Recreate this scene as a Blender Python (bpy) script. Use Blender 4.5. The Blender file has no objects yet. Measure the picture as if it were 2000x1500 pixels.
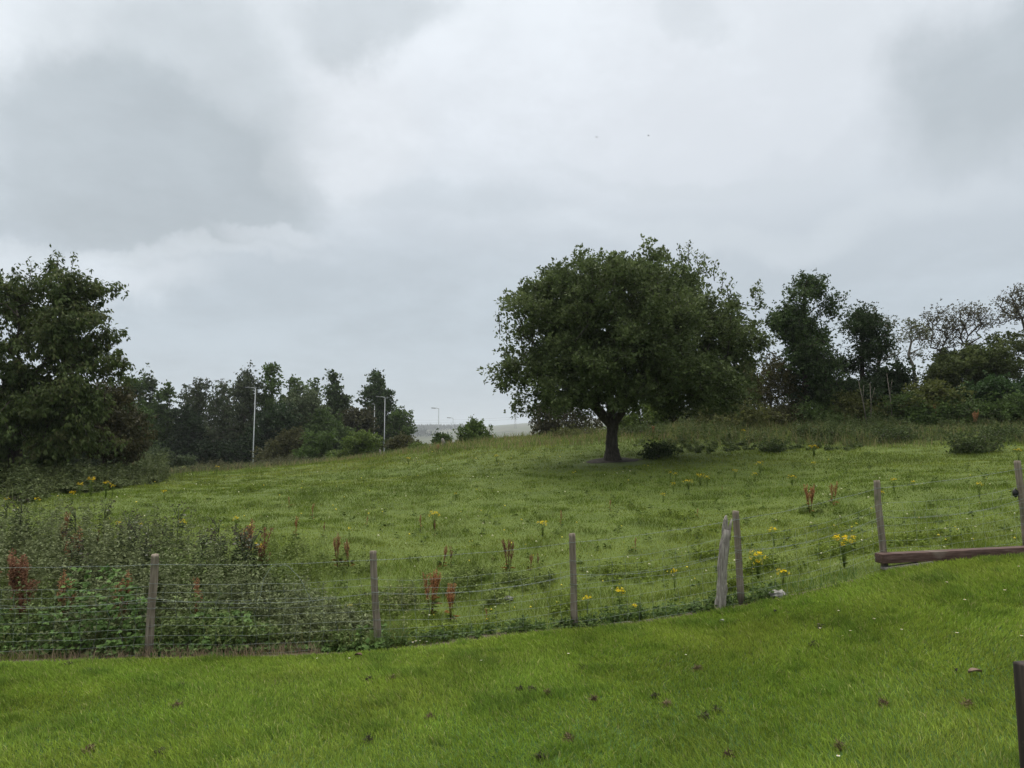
import bpy, math, random
import numpy as np

random.seed(5)
rng = np.random.default_rng(11)
SC = bpy.context.scene
COL = SC.collection
R = math.radians

# ------------------------------------------------------------------ camera, sky, sun, exposure
F = 1444.0                      # focal length in photo pixels (2000 wide)
PITCH = R(5.93)
EYE = 2.2
cam_d = bpy.data.cameras.new('camera')
cam = bpy.data.objects.new('camera', cam_d)
COL.objects.link(cam)
cam.location = (0, 0, EYE)
cam.rotation_euler = (R(90) + PITCH, 0, 0)
cam_d.sensor_width = 36
cam_d.lens = F / 2000 * 36
cam_d.clip_start = 0.05
cam_d.clip_end = 20000
SC.camera = cam
SC.view_settings.view_transform = 'Standard'
SC.view_settings.look = 'None'
SC.view_settings.exposure = 0.5
SC.view_settings.gamma = 1.0
SC.render.engine = 'CYCLES'
SC.cycles.use_denoising = True
SC.cycles.max_bounces = 6
SC.cycles.diffuse_bounces = 3
SC.cycles.glossy_bounces = 2
SC.cycles.transmission_bounces = 4
SC.cycles.volume_bounces = 0
SC.cycles.transparent_max_bounces = 8
SC.cycles.caustics_reflective = False
SC.cycles.caustics_refractive = False

CP, SP = math.cos(PITCH), math.sin(PITCH)


def ray(px, py):
    u, v = (px - 1000) / F, (750 - py) / F
    return np.array([u, CP - v * SP, SP + v * CP])


def G(px, py, d):
    """point seen at photo pixel (px, py) on the plane Y = d"""
    r = ray(px, py)
    return r / r[1] * d + np.array([0, 0, EYE])


SUN_EL, SUN_AZ = R(56), R(-14)          # azimuth measured from +Y towards +X
sd = bpy.data.lights.new('sun', 'SUN')
sd.energy = 1.5
sd.angle = R(24)
sd.color = (1.0, 0.96, 0.88)
sun = bpy.data.objects.new('sun', sd)
COL.objects.link(sun)
sun.rotation_euler = (R(90) - SUN_EL, 0, math.pi - SUN_AZ)
sun.location = (-10, 20, 60)

W = bpy.data.worlds.new('World')
SC.world = W
W.use_nodes = True
nt = W.node_tree
nt.nodes.clear()


def nd(t, **k):
    n = nt.nodes.new(t)
    for a, b in k.items():
        setattr(n, a, b)
    return n


def lk(a, b):
    nt.links.new(a, b)


def math_n(op, a, b=None, clamp=False):
    n = nd('ShaderNodeMath', operation=op, use_clamp=clamp)
    for i, x in enumerate((a, b)):
        if x is None:
            continue
        if isinstance(x, (int, float)):
            n.inputs[i].default_value = x
        else:
            lk(x, n.inputs[i])
    return n.outputs[0]


out = nd('ShaderNodeOutputWorld')
sky = nd('ShaderNodeTexSky', sky_type='NISHITA')
sky.sun_disc = False
sky.sun_elevation = SUN_EL
sky.sun_rotation = SUN_AZ
bg1 = nd('ShaderNodeBackground')
bg1.inputs[1].default_value = 0.05
lk(sky.outputs[0], bg1.inputs[0])
tc = nd('ShaderNodeTexCoord')
sep = nd('ShaderNodeSeparateXYZ')
lk(tc.outputs['Generated'], sep.inputs[0])
# cloud-layer coordinates: the direction projected on a flat layer overhead
zz = math_n('ADD', math_n('MAXIMUM', sep.outputs[2], 0.0), 0.22)
cu = math_n('DIVIDE', sep.outputs[0], zz)
cv = math_n('DIVIDE', sep.outputs[1], zz)
cmb = nd('ShaderNodeCombineXYZ')
lk(cu, cmb.inputs[0]); lk(cv, cmb.inputs[1])


def noise(scale, detail, rough=0.5, vec=None, off=0.0):
    n = nd('ShaderNodeTexNoise')
    n.inputs['Scale'].default_value = scale
    n.inputs['Detail'].default_value = detail
    n.inputs['Roughness'].default_value = rough
    m = nd('ShaderNodeVectorMath', operation='ADD')
    lk(vec if vec is not None else cmb.outputs[0], m.inputs[0])
    m.inputs[1].default_value = (off, off * .7, off * 1.3)
    lk(m.outputs[0], n.inputs['Vector'])
    return n


# direction warped by noise, for ragged cloud edges
wn = noise(3.2, 9, 0.6, tc.outputs['Generated'], 3.1)
ws = nd('ShaderNodeVectorMath', operation='SUBTRACT')
lk(wn.outputs['Color'], ws.inputs[0]); ws.inputs[1].default_value = (.5, .5, .5)
wm = nd('ShaderNodeVectorMath', operation='MULTIPLY')
lk(ws.outputs[0], wm.inputs[0]); wm.inputs[1].default_value = (.30, .14, .27)
wa = nd('ShaderNodeVectorMath', operation='ADD')
lk(tc.outputs['Generated'], wa.inputs[0]); lk(wm.outputs[0], wa.inputs[1])
WARP = wa.outputs[0]


def blob(px, py, rx, ry, soft=0.7):
    c = ray(px, py)
    c = c / np.linalg.norm(c)
    s = nd('ShaderNodeVectorMath', operation='SUBTRACT')
    lk(WARP, s.inputs[0]); s.inputs[1].default_value = tuple(c)
    m = nd('ShaderNodeVectorMath', operation='MULTIPLY')
    lk(s.outputs[0], m.inputs[0]); m.inputs[1].default_value = (F / rx, F / rx * .8, F / ry)
    ln = nd('ShaderNodeVectorMath', operation='LENGTH')
    lk(m.outputs[0], ln.inputs[0])
    mr = nd('ShaderNodeMapRange', interpolation_type='SMOOTHSTEP')
    mr.inputs['From Min'].default_value = 1.0 + soft * .5
    mr.inputs['From Max'].default_value = 1.0 - soft * .7
    lk(ln.outputs['Value'], mr.inputs['Value'])
    return mr.outputs[0]


# brightness of the overcast by elevation (z of the direction)
ramp = nd('ShaderNodeValToRGB')
lk(sep.outputs[2], ramp.inputs[0])
cr = ramp.color_ramp
cr.elements[0].position = 0.0; cr.elements[0].color = (.395, .445, .485, 1)
cr.elements[1].position = 1.0; cr.elements[1].color = (2.0, 1.97, 1.85, 1)
for pos, c in ((.08, (.365, .42, .468)), (.18, (.355, .408, .455)), (.27, (.42, .468, .515)), (.36, (.535, .578, .625)),
               (.57, (.60, .635, .67)), (.68, (1.0, 1.01, 1.0)), (.80, (1.9, 1.88, 1.78))):
    e = cr.elements.new(pos); e.color = (*c, 1)


def mixc(fac, a, b, mode='MIX'):
    m = nd('ShaderNodeMix', data_type='RGBA', blend_type=mode)
    for sock, x in ((m.inputs[0], fac), (m.inputs[6], a), (m.inputs[7], b)):
        if isinstance(x, tuple):
            sock.default_value = x if len(x) == 4 else (*x, 1)
        elif isinstance(x, (int, float)):
            sock.default_value = x
        else:
            lk(x, sock)
    return m.outputs[2]


n1 = noise(0.55, 7, 0.55, off=2.0)
n2 = noise(2.6, 8, 0.62, off=7.0)
nn = math_n('ADD', math_n('MULTIPLY', n1.outputs['Fac'], .5), math_n('ADD', math_n('MULTIPLY', n2.outputs['Fac'], .32), math_n('MULTIPLY', noise(7.5, 7, .65, off=11.0).outputs['Fac'], .18)))
mr = nd('ShaderNodeMapRange', interpolation_type='SMOOTHSTEP')
mr.inputs['From Min'].default_value = .40; mr.inputs['From Max'].default_value = .60
mr.inputs['To Min'].default_value = .92; mr.inputs['To Max'].default_value = 1.08
lk(nn, mr.inputs['Value'])
c = ramp.outputs[0]
for (px, py, rx, ry, soft, colr, amt) in (
        (700, 640, 460, 130, 1.2, (.345, .395, .435), .5),
        (60, 500, 240, 45, .9, (.55, .59, .63), .7),
        (60, 90, 130, 140, .9, (.60, .635, .665), .6),
        (720, 230, 150, 170, .7, (.60, .63, .665), .65),
        (1250, 190, 420, 140, 1.2, (.62, .645, .69), .4),
        (370, 110, 210, 170, .8, (.385, .427, .455), .75),
        (300, 320, 280, 140, .46, (.325, .366, .395), .88),
        (430, 380, 210, 80, .7, (.325, .366, .397), .6),
        (560, 300, 60, 60, .7, (.45, .49, .52), .5),
        (1960, 140, 160, 150, .75, (.345, .388, .42), .85),
        (1920, 260, 60, 40, .8, (.43, .475, .51), .5),
        (745, 5, 130, 60, .75, (.40, .44, .47), .8),
        (1400, 20, 60, 50, .6, (.50, .54, .575), .5),
        (300, 475, 260, 18, .9, (.55, .59, .625), .45),
        (520, 460, 120, 20, .7, (.50, .54, .58), .6),
        (1500, 440, 460, 35, .9, (.54, .585, .625), .4),
        (1350, 330, 260, 22, .7, (.49, .535, .575), .5),
        (1600, 250, 140, 30, .7, (.50, .54, .585), .4),
        (900, 420, 200, 40, .8, (.40, .45, .49), .4)):
    f = math_n('MULTIPLY', blob(px, py, rx, ry, soft), amt)
    c = mixc(f, c, colr)
vm = nd('ShaderNodeVectorMath', operation='SCALE')
lk(c, vm.inputs[0]); lk(mr.outputs[0], vm.inputs['Scale'])
c = vm.outputs[0]
bg2 = nd('ShaderNodeBackground')
lk(c, bg2.inputs[0]); bg2.inputs[1].default_value = 1.0
mx = nd('ShaderNodeMixShader')
mx.inputs[0].default_value = .93
lk(bg1.outputs[0], mx.inputs[1]); lk(bg2.outputs[0], mx.inputs[2]); lk(mx.outputs[0], out.inputs[0])


# ------------------------------------------------------------------ helpers
def hash2(ix, iy, s):
    n = (ix.astype(np.int64) * 374761393 + iy.astype(np.int64) * 668265263 + s * 1442695041) & 0xffffffff
    n = ((n ^ (n >> 13)) * 1274126177) & 0xffffffff
    return ((n ^ (n >> 16)) & 0xffff) / 65535.0


def vnoise(x, y, s=0):
    x = np.asarray(x, float); y = np.asarray(y, float)
    ix, iy = np.floor(x), np.floor(y)
    fx, fy = x - ix, y - iy
    fx = fx * fx * (3 - 2 * fx); fy = fy * fy * (3 - 2 * fy)
    a, b = hash2(ix, iy, s), hash2(ix + 1, iy, s)
    c_, d = hash2(ix, iy + 1, s), hash2(ix + 1, iy + 1, s)
    return (a * (1 - fx) + b * fx) * (1 - fy) + (c_ * (1 - fx) + d * fx) * fy


def fbm(x, y, s=0, o=4):
    v, a, t = 0, .5, 0
    for i in range(o):
        v = v + a * vnoise(x * 2 ** i, y * 2 ** i, s + i * 17); t += a; a *= .5
    return v / t


def unit(v):
    return v / np.maximum(np.linalg.norm(v, axis=-1, keepdims=True), 1e-9)


def tag(o, label=None, cat=None, group=None, kind=None):
    for k, v in (('label', label), ('category', cat), ('group', group), ('kind', kind)):
        if v:
            o[k] = v
    return o


def empty(name, loc, rz=0.0):
    o = bpy.data.objects.new(name, None)
    o.empty_display_size = .2
    COL.objects.link(o)
    o.location = tuple(float(v) for v in loc)
    o.rotation_euler = (0, 0, rz)
    return o


def mesh_np(name, V, faces, mat, parent=None, col=None, smooth=False, origin=None, link=True):
    """faces: list of int arrays (n,k). ONE mesh object; V in world space, shifted to the parent's or its own origin"""
    V = np.asarray(V, np.float32)
    if origin is None and parent is not None:
        origin = parent.location[:]
    if origin is not None:
        V = V - np.asarray(origin, np.float32)
    me = bpy.data.meshes.new(name)
    faces = [np.asarray(f, np.int32) for f in faces if len(f)]
    me.vertices.add(len(V))
    me.vertices.foreach_set('co', np.ascontiguousarray(V).ravel())
    loops = np.concatenate([f.ravel() for f in faces])
    tot = np.concatenate([np.full(len(f), f.shape[1], np.int32) for f in faces])
    st = np.concatenate([[0], np.cumsum(tot)[:-1]]).astype(np.int32)
    me.loops.add(len(loops)); me.loops.foreach_set('vertex_index', loops)
    me.polygons.add(len(tot)); me.polygons.foreach_set('loop_start', st)
    if smooth:
        me.polygons.foreach_set('use_smooth', np.ones(len(tot), bool))
    me.update(calc_edges=True)
    if col is not None:
        a = me.color_attributes.new('tint', 'FLOAT_COLOR', 'POINT')
        c4 = np.ones((len(V), 4), np.float32); c4[:, :3] = col
        a.data.foreach_set('color', c4.ravel())
    me.materials.append(mat)
    o = bpy.data.objects.new(name, me)
    if link:
        COL.objects.link(o)
    if parent is not None:
        o.parent = parent
    elif origin is not None:
        o.location = tuple(float(v) for v in origin)
    return o


class Geo:
    """collects shapes into one mesh"""
    def __init__(self):
        self.V, self.Fc, self.C, self.n = [], [], [], 0

    def add(self, V, faces, col=None):
        V = np.asarray(V, float)
        for f in faces:
            if len(f):
                self.Fc.append(np.asarray(f) + self.n)
        self.V.append(V); self.n += len(V)
        if col is not None:
            self.C.append(np.broadcast_to(np.asarray(col, float), (len(V), 3)))

    def tube(self, pts, rad, sides=6, col=None, cap=True, jit=0.0):
        pts = np.asarray(pts, float)
        n = len(pts)
        rad = np.broadcast_to(np.asarray(rad, float), (n,))
        t = unit(np.gradient(pts, axis=0))
        up = np.array([0, 0, 1.]) if abs(t[0][2]) < .9 else np.array([1., 0, 0])
        a = unit(np.cross(t, up)); b = unit(np.cross(a, t))
        th = np.linspace(0, 2 * np.pi, sides, endpoint=False)
        rr = rad[:, None] * (1 + jit * (rng.random((n, sides)) - .5))
        V = pts[:, None] + rr[..., None] * (np.cos(th)[None, :, None] * a[:, None] + np.sin(th)[None, :, None] * b[:, None])
        V = V.reshape(-1, 3)
        i = np.arange(n - 1)[:, None] * sides
        j = np.arange(sides)[None]; k = (j + 1) % sides
        f = np.stack([i + j, i + k, i + sides + k, i + sides + j], -1).reshape(-1, 4)
        fs = [f]
        if cap:
            V = np.vstack([V, pts[0], pts[-1]])
            j = np.arange(sides); k = (j + 1) % sides
            fs.append(np.stack([k, j, np.full(sides, n * sides)], -1))
            b0 = (n - 1) * sides
            fs.append(np.stack([b0 + j, b0 + k, np.full(sides, n * sides + 1)], -1))
        self.add(V, fs, col)

    def frustums(self, A, B, ra, rb, sides=5, col=None):
        """many independent limbs at once"""
        A, B = np.asarray(A, float), np.asarray(B, float)
        t = unit(B - A)
        up = np.where(np.abs(t[:, 2:3]) < .9, np.array([[0, 0, 1.]]), np.array([[1., 0, 0]]))
        a = unit(np.cross(t, up)); b = np.cross(a, t)
        th = np.linspace(0, 2 * np.pi, sides, endpoint=False)
        ring = np.cos(th)[None, :, None] * a[:, None] + np.sin(th)[None, :, None] * b[:, None]
        B2 = B + t * np.asarray(rb)[:, None] * .5
        V = np.concatenate([A[:, None] + ring * np.asarray(ra)[:, None, None], B2[:, None] + ring * np.asarray(rb)[:, None, None]], 1)
        m = len(A)
        i = np.arange(m)[:, None] * (2 * sides)
        j = np.arange(sides)[None]; k = (j + 1) % sides
        f = np.stack([i + j, i + k, i + sides + k, i + sides + j], -1).reshape(-1, 4)
        self.add(V.reshape(-1, 3), [f], col)

    def box(self, c, s, rz=0.0, rx=0.0, ry=0.0, bev=0.0, col=None):
        hx, hy, hz = np.array(s) / 2
        if bev <= 0:
            V = np.array([[x, y, z] for z in (-hz, hz) for y in (-hy, hy) for x in (-hx, hx)])
            f = np.array([[0, 2, 3, 1], [4, 5, 7, 6], [0, 1, 5, 4], [2, 6, 7, 3], [0, 4, 6, 2], [1, 3, 7, 5]])
            fs = [f]
        else:
            import bmesh
            bm = bmesh.new()
            bmesh.ops.create_cube(bm, size=1.0)
            for v in bm.verts:
                v.co.x *= s[0]; v.co.y *= s[1]; v.co.z *= s[2]
            bmesh.ops.bevel(bm, geom=bm.edges[:], offset=bev, segments=2, profile=.6, affect='EDGES')
            bm.verts.ensure_lookup_table()
            V = np.array([v.co[:] for v in bm.verts])
            fs = [np.array([[v.index for v in fc.verts]]) for fc in bm.faces]
            bm.free()
        for ax, an in ((0, rx), (1, ry), (2, rz)):
            if an:
                cs, sn = math.cos(an), math.sin(an)
                i, j = [(1, 2), (2, 0), (0, 1)][ax]
                V2 = V.copy(); V2[:, i] = V[:, i] * cs - V[:, j] * sn; V2[:, j] = V[:, i] * sn + V[:, j] * cs; V = V2
        self.add(V + np.asarray(c, float), fs, col)

    def leaves(self, P, D, N, L, Wd, col, fold=.12, droop=.12):
        """small folded leaves: 4 verts, two faces sharing the midrib"""
        n = len(P)
        D = unit(D); S = unit(np.cross(D, N)); N = np.cross(S, D)
        L = np.broadcast_to(L, (n,))[:, None]; Wd = np.broadcast_to(Wd, (n,))[:, None]
        V = np.stack([P, P + D * L * .5 + S * Wd * .5 + N * Wd * fold, P + D * L - N * L * droop,
                      P + D * L * .5 - S * Wd * .5 + N * Wd * fold], 1)
        i = np.arange(n)[:, None] * 4
        f = np.concatenate([i + np.array([[0, 2, 1]]), i + np.array([[0, 3, 2]])])
        self.add(V.reshape(-1, 3), [f], np.repeat(np.broadcast_to(col, (n, 3)), 4, 0))

    def blades(self, P, D, bend, L, Wd, col, five=True):
        """grass blades: P root, D upright direction, bend sideways tip shift"""
        n = len(P)
        L = np.broadcast_to(L, (n,))[:, None]; Wd = np.broadcast_to(Wd, (n,))[:, None]
        th = rng.random(n) * 2 * np.pi
        S = np.stack([np.cos(th), np.sin(th), np.zeros(n)], -1)
        if five:
            M = P + D * L * .55 + bend * .28
            T = P + D * L * .95 + bend
            V = np.stack([P - S * Wd * .5, P + S * Wd * .5, M - S * Wd * .4, M + S * Wd * .4, T], 1)
            i = np.arange(n)[:, None] * 5
            fs = [i + np.array([[0, 1, 3, 2]]), i + np.array([[2, 3, 4]])]
            k = 5
        else:
            T = P + D * L + bend
            V = np.stack([P - S * Wd * .5, P + S * Wd * .5, T], 1)
            i = np.arange(n)[:, None] * 3
            fs = [i + np.array([[0, 1, 2]])]
            k = 3
        self.add(V.reshape(-1, 3), fs, np.repeat(np.broadcast_to(col, (n, 3)), k, 0))

    def build(self, name, mat, parent=None, smooth=False, origin=None, link=True):
        col = np.concatenate(self.C) if self.C else None
        return mesh_np(name, np.concatenate(self.V), self.Fc, mat, parent, col, smooth, origin, link)


# ------------------------------------------------------------------ materials
def new_mat(name):
    m = bpy.data.materials.new(name)
    m.use_nodes = True
    m.node_tree.nodes.clear()
    return m, m.node_tree


def veg_mat(name, rough=.55, transl=.25, vary=3.0, spec=.3):
    m, t = new_mat(name)
    o = t.nodes.new('ShaderNodeOutputMaterial')
    at = t.nodes.new('ShaderNodeAttribute'); at.attribute_name = 'tint'
    tx = t.nodes.new('ShaderNodeTexCoord')
    no = t.nodes.new('ShaderNodeTexNoise'); no.inputs['Scale'].default_value = vary; no.inputs['Detail'].default_value = 3
    t.links.new(tx.outputs['Object'], no.inputs['Vector'])
    mr = t.nodes.new('ShaderNodeMapRange'); mr.inputs['From Min'].default_value = .3; mr.inputs['From Max'].default_value = .7
    mr.inputs['To Min'].default_value = .8; mr.inputs['To Max'].default_value = 1.2
    t.links.new(no.outputs['Fac'], mr.inputs['Value'])
    sc = t.nodes.new('ShaderNodeVectorMath'); sc.operation = 'SCALE'
    t.links.new(at.outputs['Color'], sc.inputs[0]); t.links.new(mr.outputs[0], sc.inputs['Scale'])
    p = t.nodes.new('ShaderNodeBsdfPrincipled')
    p.inputs['Roughness'].default_value = rough
    p.inputs['Specular IOR Level'].default_value = spec
    t.links.new(sc.outputs[0], p.inputs['Base Color'])
    if transl > 0:
        tr = t.nodes.new('ShaderNodeBsdfTranslucent')
        t.links.new(sc.outputs[0], tr.inputs['Color'])
        mx = t.nodes.new('ShaderNodeMixShader'); mx.inputs[0].default_value = transl
        t.links.new(p.outputs[0], mx.inputs[1]); t.links.new(tr.outputs[0], mx.inputs[2])
        t.links.new(mx.outputs[0], o.inputs[0])
    else:
        t.links.new(p.outputs[0], o.inputs[0])
    return m


def noise_mat(name, stops, scale=(1, 1, 1), nscale=4.0, detail=8, rough=.85, bump=.3, bdist=.02, lo=.3, hi=.7, metal=0.0, spec=.3, second=None):
    """noise-driven colour; stops = list of colours spread from lo to hi"""
    m, t = new_mat(name)
    o = t.nodes.new('ShaderNodeOutputMaterial')
    tx = t.nodes.new('ShaderNodeTexCoord')
    mp = t.nodes.new('ShaderNodeMapping'); mp.inputs['Scale'].default_value = scale
    t.links.new(tx.outputs['Object'], mp.inputs[0])
    no = t.nodes.new('ShaderNodeTexNoise'); no.inputs['Scale'].default_value = nscale
    no.inputs['Detail'].default_value = detail; no.inputs['Roughness'].default_value = .62
    t.links.new(mp.outputs[0], no.inputs['Vector'])
    rp = t.nodes.new('ShaderNodeValToRGB')
    t.links.new(no.outputs['Fac'], rp.inputs[0])
    e = rp.color_ramp.elements
    e[0].position = lo; e[0].color = (*stops[0], 1)
    e[1].position = hi; e[1].color = (*stops[-1], 1)
    for i, s in enumerate(stops[1:-1]):
        x = e.new(lo + (hi - lo) * (i + 1) / (len(stops) - 1)); x.color = (*s, 1)
    p = t.nodes.new('ShaderNodeBsdfPrincipled')
    p.inputs['Roughness'].default_value = rough
    p.inputs['Metallic'].default_value = metal
    p.inputs['Specular IOR Level'].default_value = spec
    colour = rp.outputs[0]
    if second:
        n2 = t.nodes.new('ShaderNodeTexNoise'); n2.inputs['Scale'].default_value = second[0]; n2.inputs['Detail'].default_value = 6
        t.links.new(tx.outputs['Object'], n2.inputs['Vector'])
        r2 = t.nodes.new('ShaderNodeValToRGB'); r2.color_ramp.elements[0].position = second[2]; r2.color_ramp.elements[1].position = second[3]
        t.links.new(n2.outputs['Fac'], r2.inputs[0])
        mx = t.nodes.new('ShaderNodeMix'); mx.data_type = 'RGBA'
        t.links.new(r2.outputs[0], mx.inputs[0]); t.links.new(colour, mx.inputs[6]); mx.inputs[7].default_value = (*second[1], 1)
        colour = mx.outputs[2]
    t.links.new(colour, p.inputs['Base Color'])
    if bump:
        b = t.nodes.new('ShaderNodeBump'); b.inputs['Strength'].default_value = bump; b.inputs['Distance'].default_value = bdist
        t.links.new(no.outputs['Fac'], b.inputs['Height']); t.links.new(b.outputs[0], p.inputs['Normal'])
    t.links.new(p.outputs[0], o.inputs[0])
    return m


M_LEAF = veg_mat('leaf', .6, .32, 1.2, spec=.16)
M_FARLEAF = veg_mat('distant_leaf', .65, .18, .5, spec=.14)
M_GRASS = veg_mat('grass_blade', .7, .32, 1.1, spec=.10)
M_WEED = veg_mat('weed_leaf', .65, .28, 2.5, spec=.12)
M_PETAL = veg_mat('petal', .7, .15, 8.0, spec=.1)
M_SEED = veg_mat('seed_spike', .8, .35, 9.0, spec=.05)
M_BARK = noise_mat('bark', [(.018, .015, .012), (.05, .041, .033), (.085, .072, .058)], (3, 3, .8), 5, rough=.95, bump=.8, bdist=.03)
M_PALEBARK = noise_mat('pale_bark', [(.045, .04, .032), (.13, .115, .095), (.20, .18, .15)], (3, 3, .8), 5, rough=.95, bump=.6)
M_POST = noise_mat('post_wood', [(.075, .060, .046), (.165, .135, .105), (.26, .22, .18)], (14, 14, .9), 3, rough=.9, bump=.5, bdist=.004,
                   second=(5, (.10, .105, .06), .55, .72))
M_GREYWOOD = noise_mat('weathered_wood', [(.05, .043, .038), (.20, .18, .16), (.37, .345, .315)], (26, 26, 1.6), 3, rough=.95, bump=.9, bdist=.008, lo=.3, hi=.7)
M_BEAM = noise_mat('beam_wood', [(.032, .018, .015), (.075, .042, .035), (.13, .085, .072)], (.9, 14, 14), 3, rough=.8, bump=.5, bdist=.004,
                   second=(2.2, (.17, .14, .115), .56, .70))
M_DECK = noise_mat('dark_stained_wood', [(.012, .009, .008), (.028, .02, .017), (.065, .05, .042)], (9, 9, .8), 3, rough=.75, bump=.5, bdist=.004,
                   second=(13, (.13, .10, .075), .52, .68))
M_WIRE = noise_mat('galvanised_wire', [(.12, .145, .13), (.26, .30, .275)], nscale=9, rough=.6, bump=0, metal=.1, spec=.4)
M_STEEL = noise_mat('galvanised_steel', [(.25, .265, .275), (.38, .40, .41)], nscale=2.5, rough=.5, bump=0, metal=.25)
M_LAMP = noise_mat('lamp_housing', [(.10, .105, .11), (.16, .165, .17)], nscale=6, rough=.5, bump=0)
M_STONE = noise_mat('pale_stone', [(.07, .066, .058), (.24, .23, .21), (.42, .41, .38)], nscale=14, rough=.9, bump=.6, bdist=.02)
M_BLACK = noise_mat('black_plastic', [(.004, .004, .004), (.012, .012, .012)], nscale=12, rough=.4, bump=.4)
M_SOIL = noise_mat('soil_and_thatch', [(.022, .017, .012), (.07, .055, .038), (.16, .135, .09)], nscale=9, rough=1, bump=.8, bdist=.03)
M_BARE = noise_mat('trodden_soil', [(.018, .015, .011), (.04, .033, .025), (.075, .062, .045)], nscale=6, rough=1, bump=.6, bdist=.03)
M_CLIP = veg_mat('dry_clippings', .9, .1, 10)
M_WALL = noise_mat('pale_render', [(.55, .55, .54), (.72, .72, .71)], nscale=.5, rough=.8, bump=0)
M_ROOF = noise_mat('slate_roof', [(.10, .10, .11), (.18, .18, .19)], nscale=.6, rough=.8, bump=0)
M_GLASSDARK = noise_mat('window_glass', [(.02, .025, .03), (.04, .045, .05)], nscale=.5, rough=.15, bump=0)
M_BIRD = noise_mat('bird_feather', [(.03, .03, .03), (.07, .07, .07)], nscale=6, rough=.8, bump=0)
M_PYLON = noise_mat('pylon_steel', [(.16, .17, .18), (.24, .25, .26)], nscale=.1, rough=.6, bump=0, metal=.2)
M_LAWN = noise_mat('lawn_turf', [(.022, .05, .010), (.04, .085, .016), (.06, .115, .02)], nscale=3.5, rough=1, bump=.5, bdist=.03)
M_FIELD = noise_mat('field_turf', [(.05, .075, .012), (.072, .102, .016), (.09, .12, .022)], nscale=1.3, rough=1, bump=.6, bdist=.05)
M_HILL = noise_mat('moorland', [(.028, .036, .013), (.058, .062, .028), (.040, .058, .018), (.075, .07, .04), (.03, .04, .016)], (1, .45, 1), .006, detail=5, rough=1, bump=0, lo=.35, hi=.66)

# ------------------------------------------------------------------ terrain
cps = []


def cp(px, py, d):
    cps.append(G(px, py, d))


LAWN = [(0, 1287, 8.45), (300, 1281, 8.5), (735, 1270, 8.65), (1000, 1243, 8.8), (1120, 1229, 8.95), (1400, 1197, 9.05), (1560, 1165, 9.1),
        (1720, 1118, 9.25), (2000, 1090, 9.5)]
for a in LAWN:
    cp(*a)
for (px, py, d) in ((0, 1287, 9.4), (300, 1278, 9.4), (735, 1255, 9.8), (1120, 1215, 9.9), (1440, 1170, 9.9), (1715, 1082, 10.3), (1985, 1062, 10.6)):
    cp(px, py, d)
cps += [np.array(p) for p in ((-6, 5, -.05), (-2.5, 5, 0), (0, 5, .04), (2, 5, .24), (3.5, 5, .45), (6, 5, .8), (-3, 2, 0), (0, 2, .05), (3, 2, .36), (6, 2, .75),
                              (-6, -3, 0), (6, -3, .6), (-12, 5, -.1), (12, 5, 1.4), (-14, 9, -.2), (13, 9.5, 1.5))]
for (px, py, d) in ((0, 1090, 13), (0, 975, 21), (0, 945, 28), (-500, 950, 24), (250, 1035, 16), (250, 960, 24), (250, 938, 32), (300, 925, 44), (0, 930, 45),
                    (500, 1060, 14), (500, 970, 22), (500, 928, 34), (500, 915, 46), (500, 909, 62), (640, 903, 48), (640, 935, 30),
                    (800, 1025, 17), (800, 930, 28), (790, 884, 42), (1000, 1030, 16), (1000, 920, 27), (1000, 860, 39), (880, 869, 41),
                    (1195, 1000, 17.5), (1195, 901, 28), (1195, 852, 37), (1440, 1000, 17.5), (1440, 890, 28), (1440, 838, 35),
                    (1750, 960, 17), (1750, 885, 26), (1750, 826, 34), (2000, 935, 17), (2000, 873, 26), (2000, 822, 33), (2300, 860, 26), (2300, 810, 34),
                    (2000, 800, 44), (1600, 815, 44), (1250, 842, 48), (1000, 862, 50), (800, 885, 56)):
    cp(px, py, d)
cps += [np.array(p) for p in ((-45, 75, 1.7), (-26, 75, 1.68), (-10, 75, 1.7), (-60, 110, 1.9), (-25, 110, 1.7), (0, 80, 1.9), (0, 115, .5), (25, 80, 4.2), (45, 80, 5), (30, 120, 3), (60, 120, 4),
                              (-45, 45, 1.2), (45, 45, 5.2), (60, 60, 5.5), (-60, 60, 1.5))]
CPS = np.array(cps)


def _U(r2):
    return r2 * np.log(r2 + 1e-9) * .5


_xy = CPS[:, :2]
_n = len(_xy)
_K = _U(((_xy[:, None] - _xy[None]) ** 2).sum(-1)) + np.eye(_n) * 1.5
_Pm = np.hstack([np.ones((_n, 1)), _xy])
_A = np.vstack([np.hstack([_K, _Pm]), np.hstack([_Pm.T, np.zeros((3, 3))])])
_sol = np.linalg.solve(_A, np.concatenate([CPS[:, 2], np.zeros(3)]))


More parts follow.
